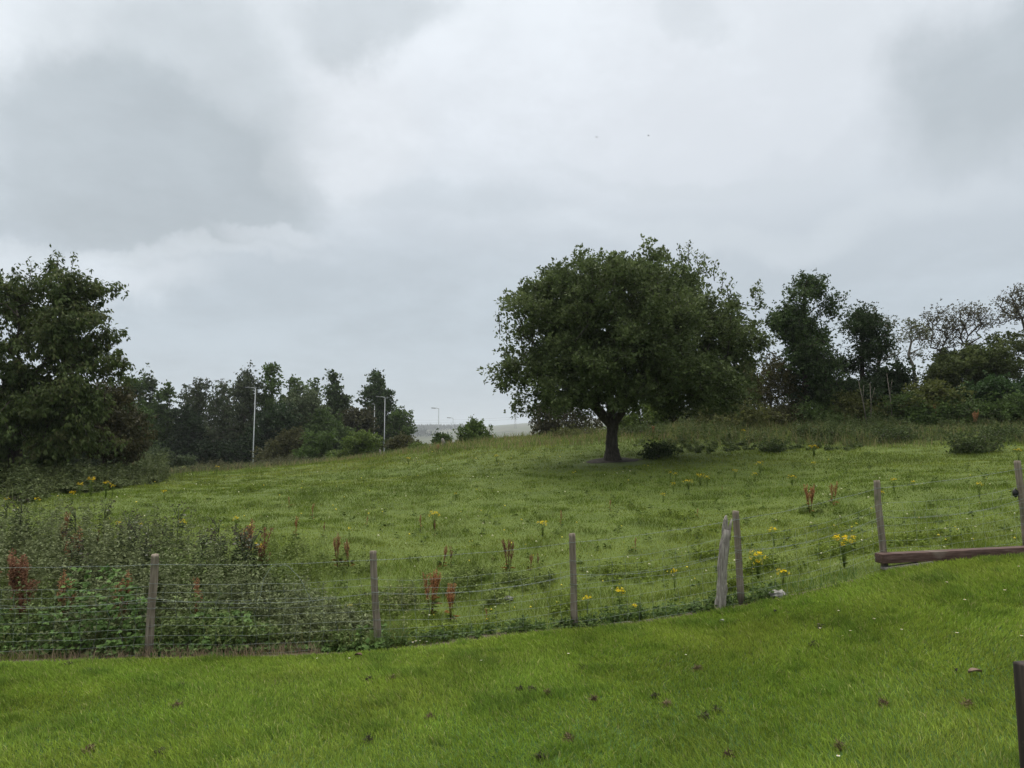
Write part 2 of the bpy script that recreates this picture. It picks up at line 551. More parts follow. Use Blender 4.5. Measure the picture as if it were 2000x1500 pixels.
def H(x, y):
    """height of the ground"""
    x = np.asarray(x, float); y = np.asarray(y, float)
    sh = np.broadcast(x, y).shape
    X = np.broadcast_to(x, sh).ravel(); Y = np.broadcast_to(y, sh).ravel()
    xc = np.clip(X, -75, 75); yc = np.clip(Y, -8, 125)
    z = np.empty(len(X))
    for i in range(0, len(X), 40000):
        s = slice(i, i + 40000)
        r2 = (xc[s, None] - _xy[None, :, 0]) ** 2 + (yc[s, None] - _xy[None, :, 1]) ** 2
        z[s] = _U(r2) @ _sol[:_n] + _sol[_n] + _sol[_n + 1] * xc[s] + _sol[_n + 2] * yc[s]
    far = np.clip((np.hypot(X, Y) - 105) / 260, 0, 1)
    far = far * far * (3 - 2 * far)
    z = z * (1 - far) + far * (-26)
    # small lumps of the pasture
    lump = np.clip((Y - 10) / 4, 0, 1) * (.05 * (vnoise(X * .9, Y * .9, 3) - .5) + .10 * (vnoise(X * .28, Y * .28, 4) - .5) + .035 * (vnoise(X * 2.3, Y * 2.3, 8) - .5))
    z = z + lump + .02 * (vnoise(X * 1.1, Y * 1.1, 5) - .5)
    return z.reshape(sh) if sh else float(z[0])


def ground_at(px, py, d0=4.0, d1=70.0):
    """first ground point seen at a photo pixel"""
    d = np.linspace(d0, d1, 1400)
    r = ray(px, py); r = r / r[1]
    X = r[0] * d; Z = EYE + r[2] * d
    below = np.nonzero(Z <= H(X, d))[0]
    k = below[0] if len(below) else 1399
    return np.array([X[k], d[k], float(H(X[k], d[k]))])


def base_at(px, d):
    x = (px - 1000) / F * d * (1 / (CP + .07 * SP * 0 + 0.0))
    return np.array([x, d, float(H(x, d))])


_lx = np.array([G(*a)[0] for a in LAWN]); _ly = np.array([a[2] for a in LAWN])


def lawn_edge(x):
    x = np.asarray(x, float)
    return np.interp(x, _lx, _ly, ) + .05 * (vnoise(x * 1.3, x * 0 + .5, 21) - .5) + .05 * (vnoise(x * 4.3, x * 0 + 2.5, 22) - .5)


def grid_sheet(name, xs_of, ys, mat, dz=0.0, zfun=None):
    rows = []
    for y in ys:
        xs = xs_of(y)
        rows.append(np.stack([xs, np.full(len(xs), y)], -1))
    n = len(rows[0])
    P = np.concatenate(rows)
    Z = (zfun or H)(P[:, 0], P[:, 1]) + dz
    V = np.column_stack([P, Z])
    i = np.arange(len(ys) - 1)[:, None] * n + np.arange(n - 1)[None]
    f = np.stack([i, i + 1, i + n + 1, i + n], -1).reshape(-1, 4)
    return mesh_np(name, V, [f], mat, smooth=True)


# the whole ground, one sheet from behind the camera to past the valley floor
ys = np.concatenate([np.linspace(-60, 4, 17), np.arange(4.25, 9, .25), np.arange(9, 52, .2), np.geomspace(52, 4500, 70)])
sx = np.linspace(-1, 1, 321)
sx = np.sign(sx) * (np.abs(sx) * .35 + .65 * np.abs(sx) ** 2.2)


def field_x(y):
    return sx * (40 + max(y, 0) * 1.1)


o = grid_sheet('field_ground', field_x, ys, M_FIELD, -.012)
tag(o, kind='structure')

# the mown lawn: a sheet up to the fence line
lx = np.linspace(-16, 16, 161)
tt = np.linspace(0, 1, 60)
LE = lawn_edge(lx)
PX = np.repeat(lx[None], 60, 0); PY = -10 + (LE[None] + 10) * (tt[:, None] ** .6)
V = np.column_stack([PX.ravel(), PY.ravel(), H(PX.ravel(), PY.ravel()) + .006])
i = np.arange(59)[:, None] * 161 + np.arange(160)[None]
o = mesh_np('lawn', V, [np.stack([i, i + 1, i + 162, i + 161], -1).reshape(-1, 4)], M_LAWN, smooth=True)
tag(o, kind='structure')

# bare strip of soil and dead thatch under the wire
lx = np.linspace(-9, 4.2, 260)
wv = np.interp(lx, [-9, -5, -3.4, -1.8, 0, 1.2, 2.3, 3.2, 4.2], [.8, .75, .75, .5, .36, .3, .3, .16, .1]) * (.6 + .8 * vnoise(lx * 2.2, lx * 0, 31))
e0 = lawn_edge(lx) - .03
q = np.linspace(0, 1, 7)
PX = np.repeat(lx[None], 7, 0); PY = e0[None] + (wv[None] + .03) * q[:, None]
V = np.column_stack([PX.ravel(), PY.ravel(), H(PX.ravel(), PY.ravel()) + .011])
i = np.arange(6)[:, None] * 260 + np.arange(259)[None]
o = mesh_np('soil_strip', V, [np.stack([i, i + 1, i + 261, i + 260], -1).reshape(-1, 4)], M_SOIL, smooth=True)
tag(o, kind='structure')

# moorland hill across the valley
az = np.linspace(-1.1, 1.1, 140)
rr = np.concatenate([np.linspace(500, 3300, 70), np.linspace(3400, 4300, 8)])
AZ, RR = np.meshgrid(az, rr)
ridge_px = np.interp(np.tan(AZ) * F + 1000, [-3000, 0, 600, 790, 930, 1030, 1200, 1600, 4000], [838, 840, 838, 837, 834.5, 826.5, 818, 812, 815])
ridge_z = EYE + (900 - ridge_px) / F * 3300
foot = -28
s = np.clip((RR - 500) / 2800, 0, 1)
Z = foot + (ridge_z - foot) * (s ** .85) - np.clip(RR - 3300, 0, None) * .12 + (fbm(AZ * 25, RR * .004, 40) - .5) * 14 * np.sin(s * np.pi)
V = np.column_stack([(np.sin(AZ) * RR).ravel(), (np.cos(AZ) * RR).ravel(), Z.ravel()])
i = np.arange(len(rr) - 1)[:, None] * len(az) + np.arange(len(az) - 1)[None]
o = mesh_np('moorland_hill', V, [np.stack([i, i + 1, i + len(az) + 1, i + len(az)], -1).reshape(-1, 4)], M_HILL, smooth=True)
tag(o, kind='structure')


def hill_at(px, py):
    """point on the hill seen at a pixel"""
    r = ray(px, py); r = r / np.hypot(r[0], r[1])
    a = math.atan2(r[0], r[1])
    col = int(np.argmin(np.abs(az - a)))
    zr = EYE + r[2] * rr
    k = np.nonzero(Z[:, col] >= zr)[0]
    k = k[0] if len(k) else 60
    return np.array([math.sin(a) * rr[k], math.cos(a) * rr[k], Z[k, col]])


# ------------------------------------------------------------------ lawn grass
def slope_up(n, lean=.25):
    d = np.column_stack([rng.normal(0, lean, n), rng.normal(0, lean, n), np.ones(n)])
    return unit(d)


n = 520000
Y = np.sqrt(rng.random(n) * (9.7 ** 2 - 4.4 ** 2) + 4.4 ** 2)
X = (rng.random(n) * 2 - 1) * (.76 * Y + .9)
k = Y < lawn_edge(X) + .03 * rng.normal(size=n)
X, Y = X[k], Y[k]
n = len(X)
P = np.column_stack([X, Y, H(X, Y)])
tall = fbm(X * .8, Y * .8, 50)
tuft = np.clip((fbm(X * 3.6, Y * 3.6, 60, 3) - .56) * 5, 0, 1)
hue = fbm(X * .9, Y * .9, 70) + .018 * X
L = (.034 + .045 * tall + .030 * tuft) * rng.uniform(.55, 1.35, n)
base_c = np.array([.155, .238, .030]); yel = np.array([.225, .285, .042]); dark = np.array([.082, .155, .024]); straw = np.array([.30, .30, .11])
mixv = np.clip((hue - .34) * 1.9 + rng.normal(0, .25, n), 0, 1)[:, None]
colr = base_c * (1 - mixv) + yel * mixv
tv = np.clip(tuft * 1.1 + rng.normal(0, .1, n), 0, 1)[:, None]
colr = colr * (1 - tv * .5) + dark * tv * .5
sel = rng.random(n) < .05
colr[sel] = straw
colr *= rng.uniform(.6, 1.5, n)[:, None]
ang = fbm(X * .7, Y * .7, 80) * 7 + rng.normal(0, .9, n)
bend = np.column_stack([np.cos(ang), np.sin(ang), -np.ones(n) * .25]) * (L * rng.uniform(.15, .75, n))[:, None]
g = Geo()
g.blades(P, slope_up(n, .3), bend, L, rng.uniform(.0040, .0078, n) * (Y / 6), colr, True)
o = g.build('lawn_grass', M_GRASS)
tag(o, 'short bright green mown grass blades of the lawn', 'grass', kind='stuff')

# ------------------------------------------------------------------ field grass
n = 720000
u = rng.random(n)
Y = 8.6 * (52 / 8.6) ** (u ** .92)
X = (rng.random(n) * 2 - 1) * (.76 * Y + 1.2)
k = Y > lawn_edge(X) + .12
X, Y = X[k], Y[k]
n = len(X)
soil_d = np.hypot((X - 3.75) / 1.5, (Y - 27.6) / 1.0)
k = soil_d > .75 + .5 * rng.random(n)
X, Y = X[k], Y[k]; n = len(X)
P = np.column_stack([X, Y, H(X, Y) - .008])
tus = np.clip((fbm(X * 1.7, Y * 1.7, 90, 3) - .47) * 4.5, 0, 1)
tus2 = np.clip((fbm(X * .33, Y * .33, 95, 3) - .55) * 5, 0, 1)
hue = fbm(X * .22, Y * .3, 100)
rank = np.clip((Y - (31 - .02 * X * 0)) / 6, 0, 1) * np.clip((X + 14) / 8, 0, 1)      # longer grass up at the crest
L = (.028 + .05 * tus + .03 * tus2 + .10 * rank * fbm(X * .6, Y * .6, 120)) * rng.uniform(.5, 1.4, n) * (1 + Y * .010)
Wd = rng.uniform(.003, .006, n) * (Y / 8.5) ** 1.0
base_c = np.array([.124, .174, .018]); yel = np.array([.182, .214, .028]); dark = np.array([.058, .095, .014]); straw = np.array([.22, .20, .09])
mixv = np.clip((hue - .36) * 2.8 + rng.normal(0, .22, n), 0, 1)[:, None]
colr = base_c * (1 - mixv) + yel * mixv
tv = np.clip(np.maximum(tus * .9, tus2) + rng.normal(0, .12, n), 0, 1)[:, None]
colr = colr * (1 - tv * .55) + dark * tv * .55
sel = rng.random(n) < .035 + .18 * rank
colr[sel] = straw * rng.uniform(.7, 1.2, sel.sum())[:, None]
colr *= (rng.uniform(.6, 1.4, n) * (.8 + .4 * fbm(X * 1.1, Y * 1.1, 111)))[:, None]
ang = rng.random(n) * 2 * np.pi
bend = np.column_stack([np.cos(ang), np.sin(ang), -np.ones(n) * .2]) * (L * rng.uniform(.1, .9, n))[:, None]
g = Geo()
near = Y < 15
g.blades(P[near], slope_up(near.sum(), .35), bend[near], L[near], Wd[near], colr[near], True)
fr = ~near
g.blades(P[fr], slope_up(fr.sum(), .35), bend[fr], L[fr], Wd[fr] * 1.15, colr[fr], False)
o = g.build('field_grass', M_GRASS)
tag(o, 'rough grazed pasture grass covering the sloping field', 'grass', kind='stuff')

# small white clover heads and buttercups all over the pasture
n = 480
Y = 10 * (38 / 10) ** rng.random(n); X = (rng.random(n) * 2 - 1) * .74 * Y
k = fbm(X * .25, Y * .25, 130) > .42
X, Y = X[k], Y[k]; n = len(X)
g = Geo()
for j in range(n):
    z = float(H(X[j], Y[j])) + .05 + .06 * rng.random()
    s_ = .010 * (Y[j] / 12) ** .35 * rng.uniform(.6, 1.4)
    g.box((X[j], Y[j], z), (s_ * 2, s_ * 2, s_ * 1.4), rz=rng.random() * 3, rx=.5, col=(.62, .60, .40) if rng.random() < .6 else (.55, .47, .06))
o = g.build('clover_flowers', M_PETAL)
tag(o, 'tiny pale clover and buttercup heads speckling the pasture', 'flowers', kind='stuff')

# trodden bare soil round the big tree
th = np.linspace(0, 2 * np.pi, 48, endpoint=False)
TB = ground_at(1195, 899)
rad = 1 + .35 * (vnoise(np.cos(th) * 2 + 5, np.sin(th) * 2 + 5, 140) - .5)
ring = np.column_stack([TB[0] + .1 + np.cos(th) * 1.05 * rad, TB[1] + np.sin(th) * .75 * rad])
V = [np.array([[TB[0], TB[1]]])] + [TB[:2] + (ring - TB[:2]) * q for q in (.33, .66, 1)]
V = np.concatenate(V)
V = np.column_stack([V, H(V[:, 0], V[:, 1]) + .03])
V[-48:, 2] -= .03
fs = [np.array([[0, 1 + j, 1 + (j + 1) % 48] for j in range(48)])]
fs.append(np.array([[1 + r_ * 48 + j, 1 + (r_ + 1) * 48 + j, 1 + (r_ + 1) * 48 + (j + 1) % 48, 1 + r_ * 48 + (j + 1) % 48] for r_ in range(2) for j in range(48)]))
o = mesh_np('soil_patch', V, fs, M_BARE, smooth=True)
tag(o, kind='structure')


# ------------------------------------------------------------------ trees
def tree(name, label, cat, px, d, blobs, trunk, n_cl, m_leaf, leaf, sig, cols, group=None, r0=.2, tip=.006, hang=0.0, droop=0.0, up=.25,
         shoots=(), wig=.12, bark=None, leafmat=None, base=None, crown='crown', trunk_name='trunk', flare=1.5, vary=1.0, jitter=.12, bottom=None, leafy=1.0,
         ok=None, sides=5, limbs=(), lumps=0, lump_r=.4, rosette=7):
    """blobs: (px,py,rx,ry,dy,rd) ellipsoids of the crown, photo pixels at depth d, dy and rd in metres.
    trunk: [(px,py,radius)...] from the ground up"""
    sc_ = d / F
    B = base if base is not None else base_at(px, d)
    root = empty(name, B)
    tag(root, label, cat, group)
    C = np.array([G(b[0], b[1], d) + np.array([0, b[4], 0]) for b in blobs])
    Rr = np.array([[b[2] * sc_, b[5], b[3] * sc_] for b in blobs])
    wt = (Rr.prod(1)) ** .62; wt /= wt.sum()
    if lumps:
        which = rng.choice(len(blobs), lumps, p=wt)
        dirs = unit(rng.normal(size=(lumps, 3)))
        rads = np.minimum(rng.random(lumps) ** (1 / 3.2), 1.0)
        lc_ = C[which] + dirs * rads[:, None] * Rr[which] * .93
        li = rng.integers(0, lumps, n_cl)
        pts = lc_[li] + np.clip(rng.normal(size=(n_cl, 3)), -1.7, 1.7) * lump_r * np.array([1, 1, .7])
    else:
        which = rng.choice(len(blobs), n_cl, p=wt)
        dirs = unit(rng.normal(size=(n_cl, 3)))
        rads = rng.random(n_cl) ** (1 / 2.6)
        rads = np.minimum(rads * (1 + jitter * rng.normal(size=n_cl)), 1.08)
        pts = C[which] + dirs * rads[:, None] * Rr[which]
    gz = H(pts[:, 0], pts[:, 1])
    pts[:, 2] = np.maximum(pts[:, 2], gz + .15)
    if bottom is not None:
        pts = pts[pts[:, 2] > bottom]
    n_cl = len(pts)
    cc = (C * wt[:, None]).sum(0)
    # ---- limbs
    tp = [np.array([*B[:2], B[2] - .15])] if not trunk else [np.array([G(a, b, d)[0], d, G(a, b, d)[2]]) for a, b, _ in trunk]
    if trunk:
        tp[0] = np.array([tp[0][0], d, float(H(tp[0][0], d)) - .15])
    tr_r = [t_[2] for t_ in trunk] if trunk else [r0]
    nodes = [p for p in tp]
    par = [-1] + list(range(len(tp) - 1))
    plen = [0.0]
    for j in range(1, len(tp)):
        plen.append(plen[-1] + np.linalg.norm(tp[j] - tp[j - 1]))
    ok0 = max(0, len(tp) - 2) if len(tp) > 2 else len(tp) - 1
    if ok is not None:
        ok0 = ok
    NB = 60000
    arr = np.zeros((NB, 3)); pl = np.zeros(NB)
    for j, p in enumerate(nodes):
        arr[j] = p; pl[j] = plen[j]
    cnt = len(nodes)
    lim_edges = []
    for lb in limbs:             # explicit thick limbs: [(px,py,dy,r)...] starting near the fork
        prev = ok0 + 0
        pp = [G(a, b, d) + np.array([0, dy, 0]) for a, b, dy, _ in lb]
        k0 = int(np.argmin(((arr[:cnt] - pp[0]) ** 2).sum(1))); prev = k0
        for p, (_, _, _, r_) in zip(pp, lb):
            arr[cnt] = p; par.append(prev); pl[cnt] = pl[prev] + np.linalg.norm(p - arr[prev])
            lim_edges.append((prev, cnt, r_)); prev = cnt; cnt += 1
    order = np.argsort(np.linalg.norm(pts - arr[len(tp) - 1], axis=1))
    tipnode = np.zeros(n_cl, int)
    for j in order:
        p = pts[j]
        dd = np.linalg.norm(arr[ok0:cnt] - p, axis=1)
        cost = dd + .22 * pl[ok0:cnt] + .5 * np.maximum(0, arr[ok0:cnt, 2] - p[2] - .3)
        q_ = ok0 + int(np.argmin(cost))
        a = arr[q_]; L_ = np.linalg.norm(p - a)
        ns = max(1, int(L_ / max(.45, d * .018)))
        prev = q_
        for s_ in range(1, ns + 1):
            t_ = s_ / ns
            m = a + (p - a) * t_
            if s_ < ns:
                m = m + rng.normal(0, wig, 3) * min(L_, 1.2) * .5
                m[2] += math.sin(t_ * math.pi) * L_ * .06
            if cnt >= NB - 2:
                break
            arr[cnt] = m; par.append(prev); pl[cnt] = pl[prev] + np.linalg.norm(m - arr[prev]); prev = cnt; cnt += 1
        tipnode[j] = prev
    desc = np.zeros(cnt)
    desc[tipnode] += 1
    for j in range(cnt - 1, 0, -1):
        desc[par[j]] += desc[j]
    desc = np.maximum(desc, 1)
    top_r = tr_r[-1]
    e = math.log(max(top_r, tip * 1.5) / tip) / math.log(max(n_cl, 3))
    rad_n = tip * desc ** e
    par = np.array(par)
    for a_, b_, r_ in lim_edges:
        rad_n[b_] = max(rad_n[b_], r_)
    idx = np.arange(len(tp), cnt)
    gb = Geo()
    if len(idx):
        ra = np.minimum(rad_n[par[idx]], rad_n[idx] * 1.6)
        gb.frustums(arr[par[idx]], arr[idx], ra, rad_n[idx], sides)
    if len(tp) > 1:
        tpa = np.array(tp)
        # finer trunk polyline with a root flare
        tq = np.linspace(0, len(tp) - 1, 5 * len(tp))
        pts_t = np.column_stack([np.interp(tq, np.arange(len(tp)), tpa[:, q_]) for q_ in range(3)])
        rt = np.interp(tq, np.arange(len(tp)), tr_r)
        hgt = pts_t[:, 2] - B[2]
        rt = rt * (1 + (flare - 1) * np.exp(-np.maximum(hgt, 0) / (tr_r[0] * 1.3)))
        gb.tube(pts_t, rt, 14, jit=.16)
    # explicit upright shoots
    SL, SD, SN, SO = [], [], [], []
    for (spx, spy, ln, dy) in shoots:
        top = G(spx, spy, d) + np.array([0, dy, 0])
        bot = top - np.array([rng.normal(0, .12), 0, ln])
        mid = (top + bot) / 2 + np.array([rng.normal(0, .05), 0, 0])
        gb.frustums([bot, mid], [mid, top], [tip * 2, tip * 1.4], [tip * 1.4, tip * .7], 4)
        m = int(ln * 80 / max(leaf[0] / .1, 1) * leafy)
        t_ = rng.random(m)
        SL.append(bot + (top - bot) * t_[:, None] + rng.normal(0, .05 + .10 * (1 - t_)[:, None], (m, 3)) * max(1, leaf[0] / .12))
    gb.build(trunk_name, bark or M_BARK, root, smooth=True)
    # ---- leaves
    m = rng.poisson(m_leaf, n_cl)
    ci = np.repeat(np.arange(n_cl), m)
    N_ = len(ci)
    off = rng.normal(size=(N_, 3)) * sig
    off[:, 2] *= .75
    LP = pts[ci] + off
    if hang > 0:
        LP[:, 2] -= rng.random(N_) ** 1.3 * hang * (.4 + rng.random(n_cl)[ci])
    outd = unit(LP - cc)
    if rosette > 1:            # leaves spring in small sprays from shared twig tips
        src = (np.arange(N_) // rosette) * rosette
        src = np.where(ci[src] == ci, src, np.arange(N_))
        sp = rng.normal(0, 1, (N_, 3)); sp = unit(sp + outd[src] * .7 + np.array([0, 0, up - droop]))
        LP = LP[src] + sp * leaf[0] * rng.uniform(.05, .6, N_)[:, None]
        LD = sp * .9 + rng.normal(0, .25, (N_, 3)) + np.array([0, 0, (up - droop) * .8])
    else:
        LD = outd * .55 + rng.normal(0, .55, (N_, 3)) + np.array([0, 0, up - droop])
    cl_t = rng.random(n_cl)[ci]
    if SL:
        S_ = np.concatenate(SL)
        LP = np.vstack([LP, S_]); LD = np.vstack([LD, rng.normal(0, .6, (len(S_), 3)) + np.array([0, 0, .5])])
        cl_t = np.concatenate([cl_t, rng.random(len(S_))]); N_ = len(LP)
    gh = H(LP[:, 0], LP[:, 1])
    LP[:, 2] = np.maximum(LP[:, 2], gh + .04)
    LN = rng.normal(0, .6, (N_, 3)) + np.array([0, 0, .8])
    cols = np.asarray(cols, float)
    w = np.clip(.55 * cl_t + .45 * rng.random(N_), 0, .9999) * (len(cols) - 1)
    i0 = w.astype(int); fr_ = (w - i0)[:, None]
    lc = cols[i0] * (1 - fr_) + cols[i0 + 1] * fr_
    lc = lc * (1 + vary * rng.uniform(-.28, .28, N_))[:, None]
    sz = rng.uniform(.65, 1.25, N_)
    gl = Geo()
    gl.leaves(LP, LD, LN, leaf[0] * sz, leaf[1] * sz, lc)
    gl.build(crown, leafmat or M_LEAF, root)
    return root


DG = [(.039, .066, .020), (.065, .100, .029), (.098, .145, .044)]          # dark green
MG = [(.045, .075, .021), (.072, .115, .031), (.108, .160, .046)]          # mid green
YG = [(.055, .085, .020), (.095, .140, .030), (.150, .190, .050)]          # yellow green
OL = [(.054, .066, .021), (.094, .106, .033), (.145, .150, .054)]          # olive
BR = [(.042, .046, .020), (.070, .070, .030), (.098, .102, .042)]          # brownish
GY = [(.038, .056, .026), (.062, .084, .040), (.094, .118, .060)]          # grey green

# --- the big round tree alone on the slope
D = TB[1]
tree('field_tree', 'large round-crowned dark green tree standing alone on bare soil in the pasture', 'tree', 1195, D,
     [(1205, 650, 190, 150, 0, 4.2), (1325, 608, 105, 95, .6, 3.0), (1080, 640, 90, 92, -.4, 2.8), (1030, 725, 62, 62, -.3, 2.2), (1170, 680, 90, 70, -1.5, 2.4), (1100, 575, 62, 48, 0, 2.0), (1085, 775, 70, 26, -.6, 1.8), (1180, 775, 70, 24, -2.0, 1.2), (1400, 770, 60, 26, -.6, 1.6), (1400, 670, 75, 105, .4, 2.4), (1432, 675, 42, 85, .2, 1.8),
      (1240, 735, 190, 70, 0, 4.2), (1130, 745, 110, 65, -2.2, 1.6), (1250, 570, 120, 64, .4, 3.0), (1330, 760, 110, 45, -1.2, 2.0), (1160, 580, 90, 60, -1, 2.4),
      (1200, 660, 130, 110, -3.0, 1.6)],
     [(1197, 900, .245), (1195, 872, .215), (1195, 848, .208), (1197, 826, .222)], 1500, 122, (.128, .076), .20,
     [(.046, .068, .023), (.086, .114, .040), (.150, .185, .074)], tip=.009, up=.3, base=TB, flare=1.55, lumps=340, lump_r=.42, wig=.10, jitter=.06, bottom=TB[2] + 1.75,
     shoots=[(1345, 474, 1.1, 0), (1335, 490, .8, .4), (1250, 487, .7, .2), (1262, 505, .6, .2), (1172, 494, .7, -.3), (1215, 496, .6, 0), (1195, 500, .6, .4),
             (1300, 482, .8, .2), (1283, 500, .7, -.3), (1030, 538, 1.3, 0), (1055, 522, 1.4, .1), (1018, 560, 1.0, -.2), (1095, 522, 1.0, .2), (1108, 530, .8, -.3),
             (1080, 560, .8, 0), (975, 608, .9, 0), (985, 630, .8, .2), (1415, 532, .8, .2), (1430, 545, .8, 0), (1375, 500, .8, .1), (1395, 512, .8, -.2),
             (1140, 510, .7, .2), (1365, 488, .8, .3),
             (1320, 486, .7, -.4), (1235, 500, .6, -.3), (1155, 505, .6, 0), (1125, 520, .7, .3)],
     limbs=[[(1196, 832, 0, .19), (1175, 815, -.3, .15), (1160, 802, -.6, .12), (1140, 775, -.9, .09)],
            [(1199, 828, 0, .19), (1212, 808, -.2, .16), (1222, 785, -.4, .13), (1250, 745, -.6, .09)],
            [(1196, 828, 0, .20), (1194, 795, .1, .17), (1192, 750, .3, .12), (1195, 690, .4, .08)],
            [(1190, 828, .1, .10), (1184, 806, .4, .09), (1172, 785, .9, .07)],
            [(1200, 828, .2, .14), (1205, 800, 1.0, .12), (1225, 760, 2.0, .09)]])

# --- cherry at the field corner, cut by the frame
tree('cherry_tree', 'tall cherry tree with drooping bronze-green leaves overhanging the weedy field corner', 'tree', 30, 27,
     [(50, 640, 120, 115, 0, 2.6), (-60, 660, 150, 150, 0, 3), (90, 740, 110, 90, -.4, 2.6), (30, 830, 165, 85, -.5, 3), (112, 578, 54, 50, 0, 1.4), (20, 580, 70, 45, 0, 1.6),
      (168, 580, 36, 28, 0, .6), (195, 655, 32, 26, 0, .7), (190, 710, 42, 18, 0, .7), (190, 566, 16, 12, 0, .5), (196, 640, 16, 14, 0, .5), (216, 702, 16, 9, 0, .5), (180, 740, 30, 20, 0, .6), (75, 540, 55, 20, 0, 1), (135, 540, 22, 16, 0, .7), (150, 640, 60, 70, 0, 1.2), (150, 810, 70, 75, -.2, 1.6), (-150, 800, 160, 130, 0, 3)],
     [(30, 935, .24), (30, 860, .2), (32, 780, .17), (36, 700, .12)], 1100, 84, (.165, .078), .18,
     [(.032, .052, .016), (.054, .080, .023), (.085, .112, .034), (.085, .080, .034)], tip=.008, hang=.22, droop=.85, up=.0, jitter=.08, lumps=180, lump_r=.36,
     shoots=[(150, 500, .6, 0), (115, 495, .6, 0), (90, 510, .5, .2), (60, 512, .6, 0)])
tree('cherry_tree', 'lower brown-tinged cherry tree beside the tall one, in front of the wood', 'tree', 205, 31,
     [(205, 800, 48, 60, 0, 1.4), (225, 850, 60, 50, 0, 1.5), (180, 780, 40, 40, 0, 1)],
     [(205, 930, .1), (205, 850, .07)], 260, 80, (.14, .07), .2, [(.030, .034, .014), (.050, .050, .020), (.072, .062, .026)], hang=.3, droop=.7, up=0)
bpy.context.view_layer.update()

# --- the wood behind the lamp posts
WG = 'trees of the wood beyond the road lamps'


def wood(name, label, px, d, blobs, n_cl, cols, hang=0, droop=0, up=.35, leaf=(.30, .20), sig=.34, m=26, trunk_r=.16, shoots=(), bark=None):
    top = min(b[1] for b in blobs)
    blobs = list(blobs) + [(px, 885, 32, 34, .4, 2), (px, 835, 24, 40, .5, 1.6)]
    n_cl = int(n_cl * 1.6); m = int(m * 2.5)
    return tree(name, label, 'tree', px, d, blobs, [(px, 915, trunk_r), (px + 1, 870, trunk_r * .8), (px, (870 + top) / 2, trunk_r * .45)], n_cl, m, leaf, sig, cols, WG,
                tip=.02, hang=hang, droop=droop, up=up, leafmat=M_FARLEAF, shoots=shoots, sides=4, bark=bark, jitter=.08)


wood('ash_tree', 'dark ash tree with a rounded top next to the cherry trees', 258, 84, [(258, 790, 24, 50, 0, 2), (262, 755, 14, 18, 0, 1), (250, 850, 32, 40, 0, 2)], 130, DG)
wood('ash_tree', 'slim ash with a pointed tip just behind the rounded ash', 292, 86, [(292, 800, 20, 45, 0, 1.6), (292, 748, 8, 20, 0, .6), (300, 860, 28, 40, 0, 1.8)], 110, GY)
wood('alder_tree', 'thin open-topped alder with see-through crown beside the drooping birches', 328, 84, [(328, 810, 18, 48, 0, 1.4), (328, 764, 7, 16, 0, .5), (318, 780, 8, 9, 0, .5), (335, 870, 26, 36, 0, 1.6)], 70, DG)
wood('birch_tree', 'broad weeping birch with the ragged windblown top', 385, 84, [(385, 770, 32, 30, 0, 2), (396, 742, 14, 14, 0, 1), (380, 830, 42, 60, 0, 2.4), (360, 860, 36, 40, 0, 2)], 190, [(.034, .046, .024), (.056, .072, .036), (.084, .104, .052)], hang=1.6, droop=1.2, up=0, leaf=(.27, .14))
wood('birch_tree', 'weeping birch with long hanging sprays and a visible pale stem', 437, 82, [(437, 780, 26, 32, 0, 1.8), (436, 748, 10, 12, 0, .8), (430, 835, 36, 50, 0, 2), (445, 870, 30, 25, 0, 1.6)], 170, [(.034, .046, .024), (.056, .072, .036), (.084, .104, .052)], hang=2.2, droop=1.4, up=0, leaf=(.26, .12), bark=M_PALEBARK)
wood('birch_tree', 'tallest birch with a domed top directly behind the nearest lamp post', 478, 86, [(478, 765, 28, 40, 0, 2), (481, 733, 14, 20, 0, 1), (475, 835, 34, 60, 0, 2.2)], 180, [(.034, .046, .024), (.056, .072, .036), (.084, .104, .052)], hang=1.2, droop=.9, up=0, leaf=(.27, .15))
wood('poplar_tree', 'poplar with a loose pointed spire beside the nearest lamp post', 528, 88, [(528, 752, 18, 26, 0, 1.2), (529, 726, 8, 16, 0, .6), (526, 800, 28, 30, 0, 1.8), (530, 860, 38, 45, 0, 2)], 150, MG)
wood('poplar_tree', 'dark poplar whose small pointed tip shows left of the pale willow', 571, 92, [(571, 765, 12, 24, 0, 1), (572, 742, 6, 12, 0, .5), (566, 820, 32, 55, 0, 2)], 110, DG)
wood('willow_tree', 'pale grey-green willow with a full rounded head in the wood', 597, 84, [(590, 785, 34, 36, 0, 2), (612, 800, 26, 34, 0, 1.8), (600, 850, 46, 50, 0, 2.4)], 200, [(.050, .070, .030), (.085, .110, .050), (.125, .150, .075)], hang=.8, droop=.6, up=0, leaf=(.27, .14))
wood('poplar_tree', 'poplar tip rising just behind the pale willow', 607, 92, [(607, 755, 8, 20, 0, .7), (608, 800, 20, 40, 0, 1.5)], 60, MG)
wood('poplar_tree', 'open leafy poplar leaning beside the gap in the wood', 652, 88, [(655, 765, 16, 30, 0, 1.2), (660, 790, 20, 26, 0, 1.4), (650, 740, 7, 10, 0, .6), (668, 800, 10, 14, 0, .8), (648, 845, 40, 45, 0, 2.2)], 160, [(.038, .058, .024), (.060, .088, .034), (.090, .125, .050)])
wood('sallow_tree', 'low brown-green sallow tree filling the gap before the tall poplar', 690, 86, [(690, 840, 34, 36, 0, 2), (705, 815, 22, 18, 0, 1.4)], 110, [(.040, .040, .022), (.064, .062, .032), (.088, .090, .046)])
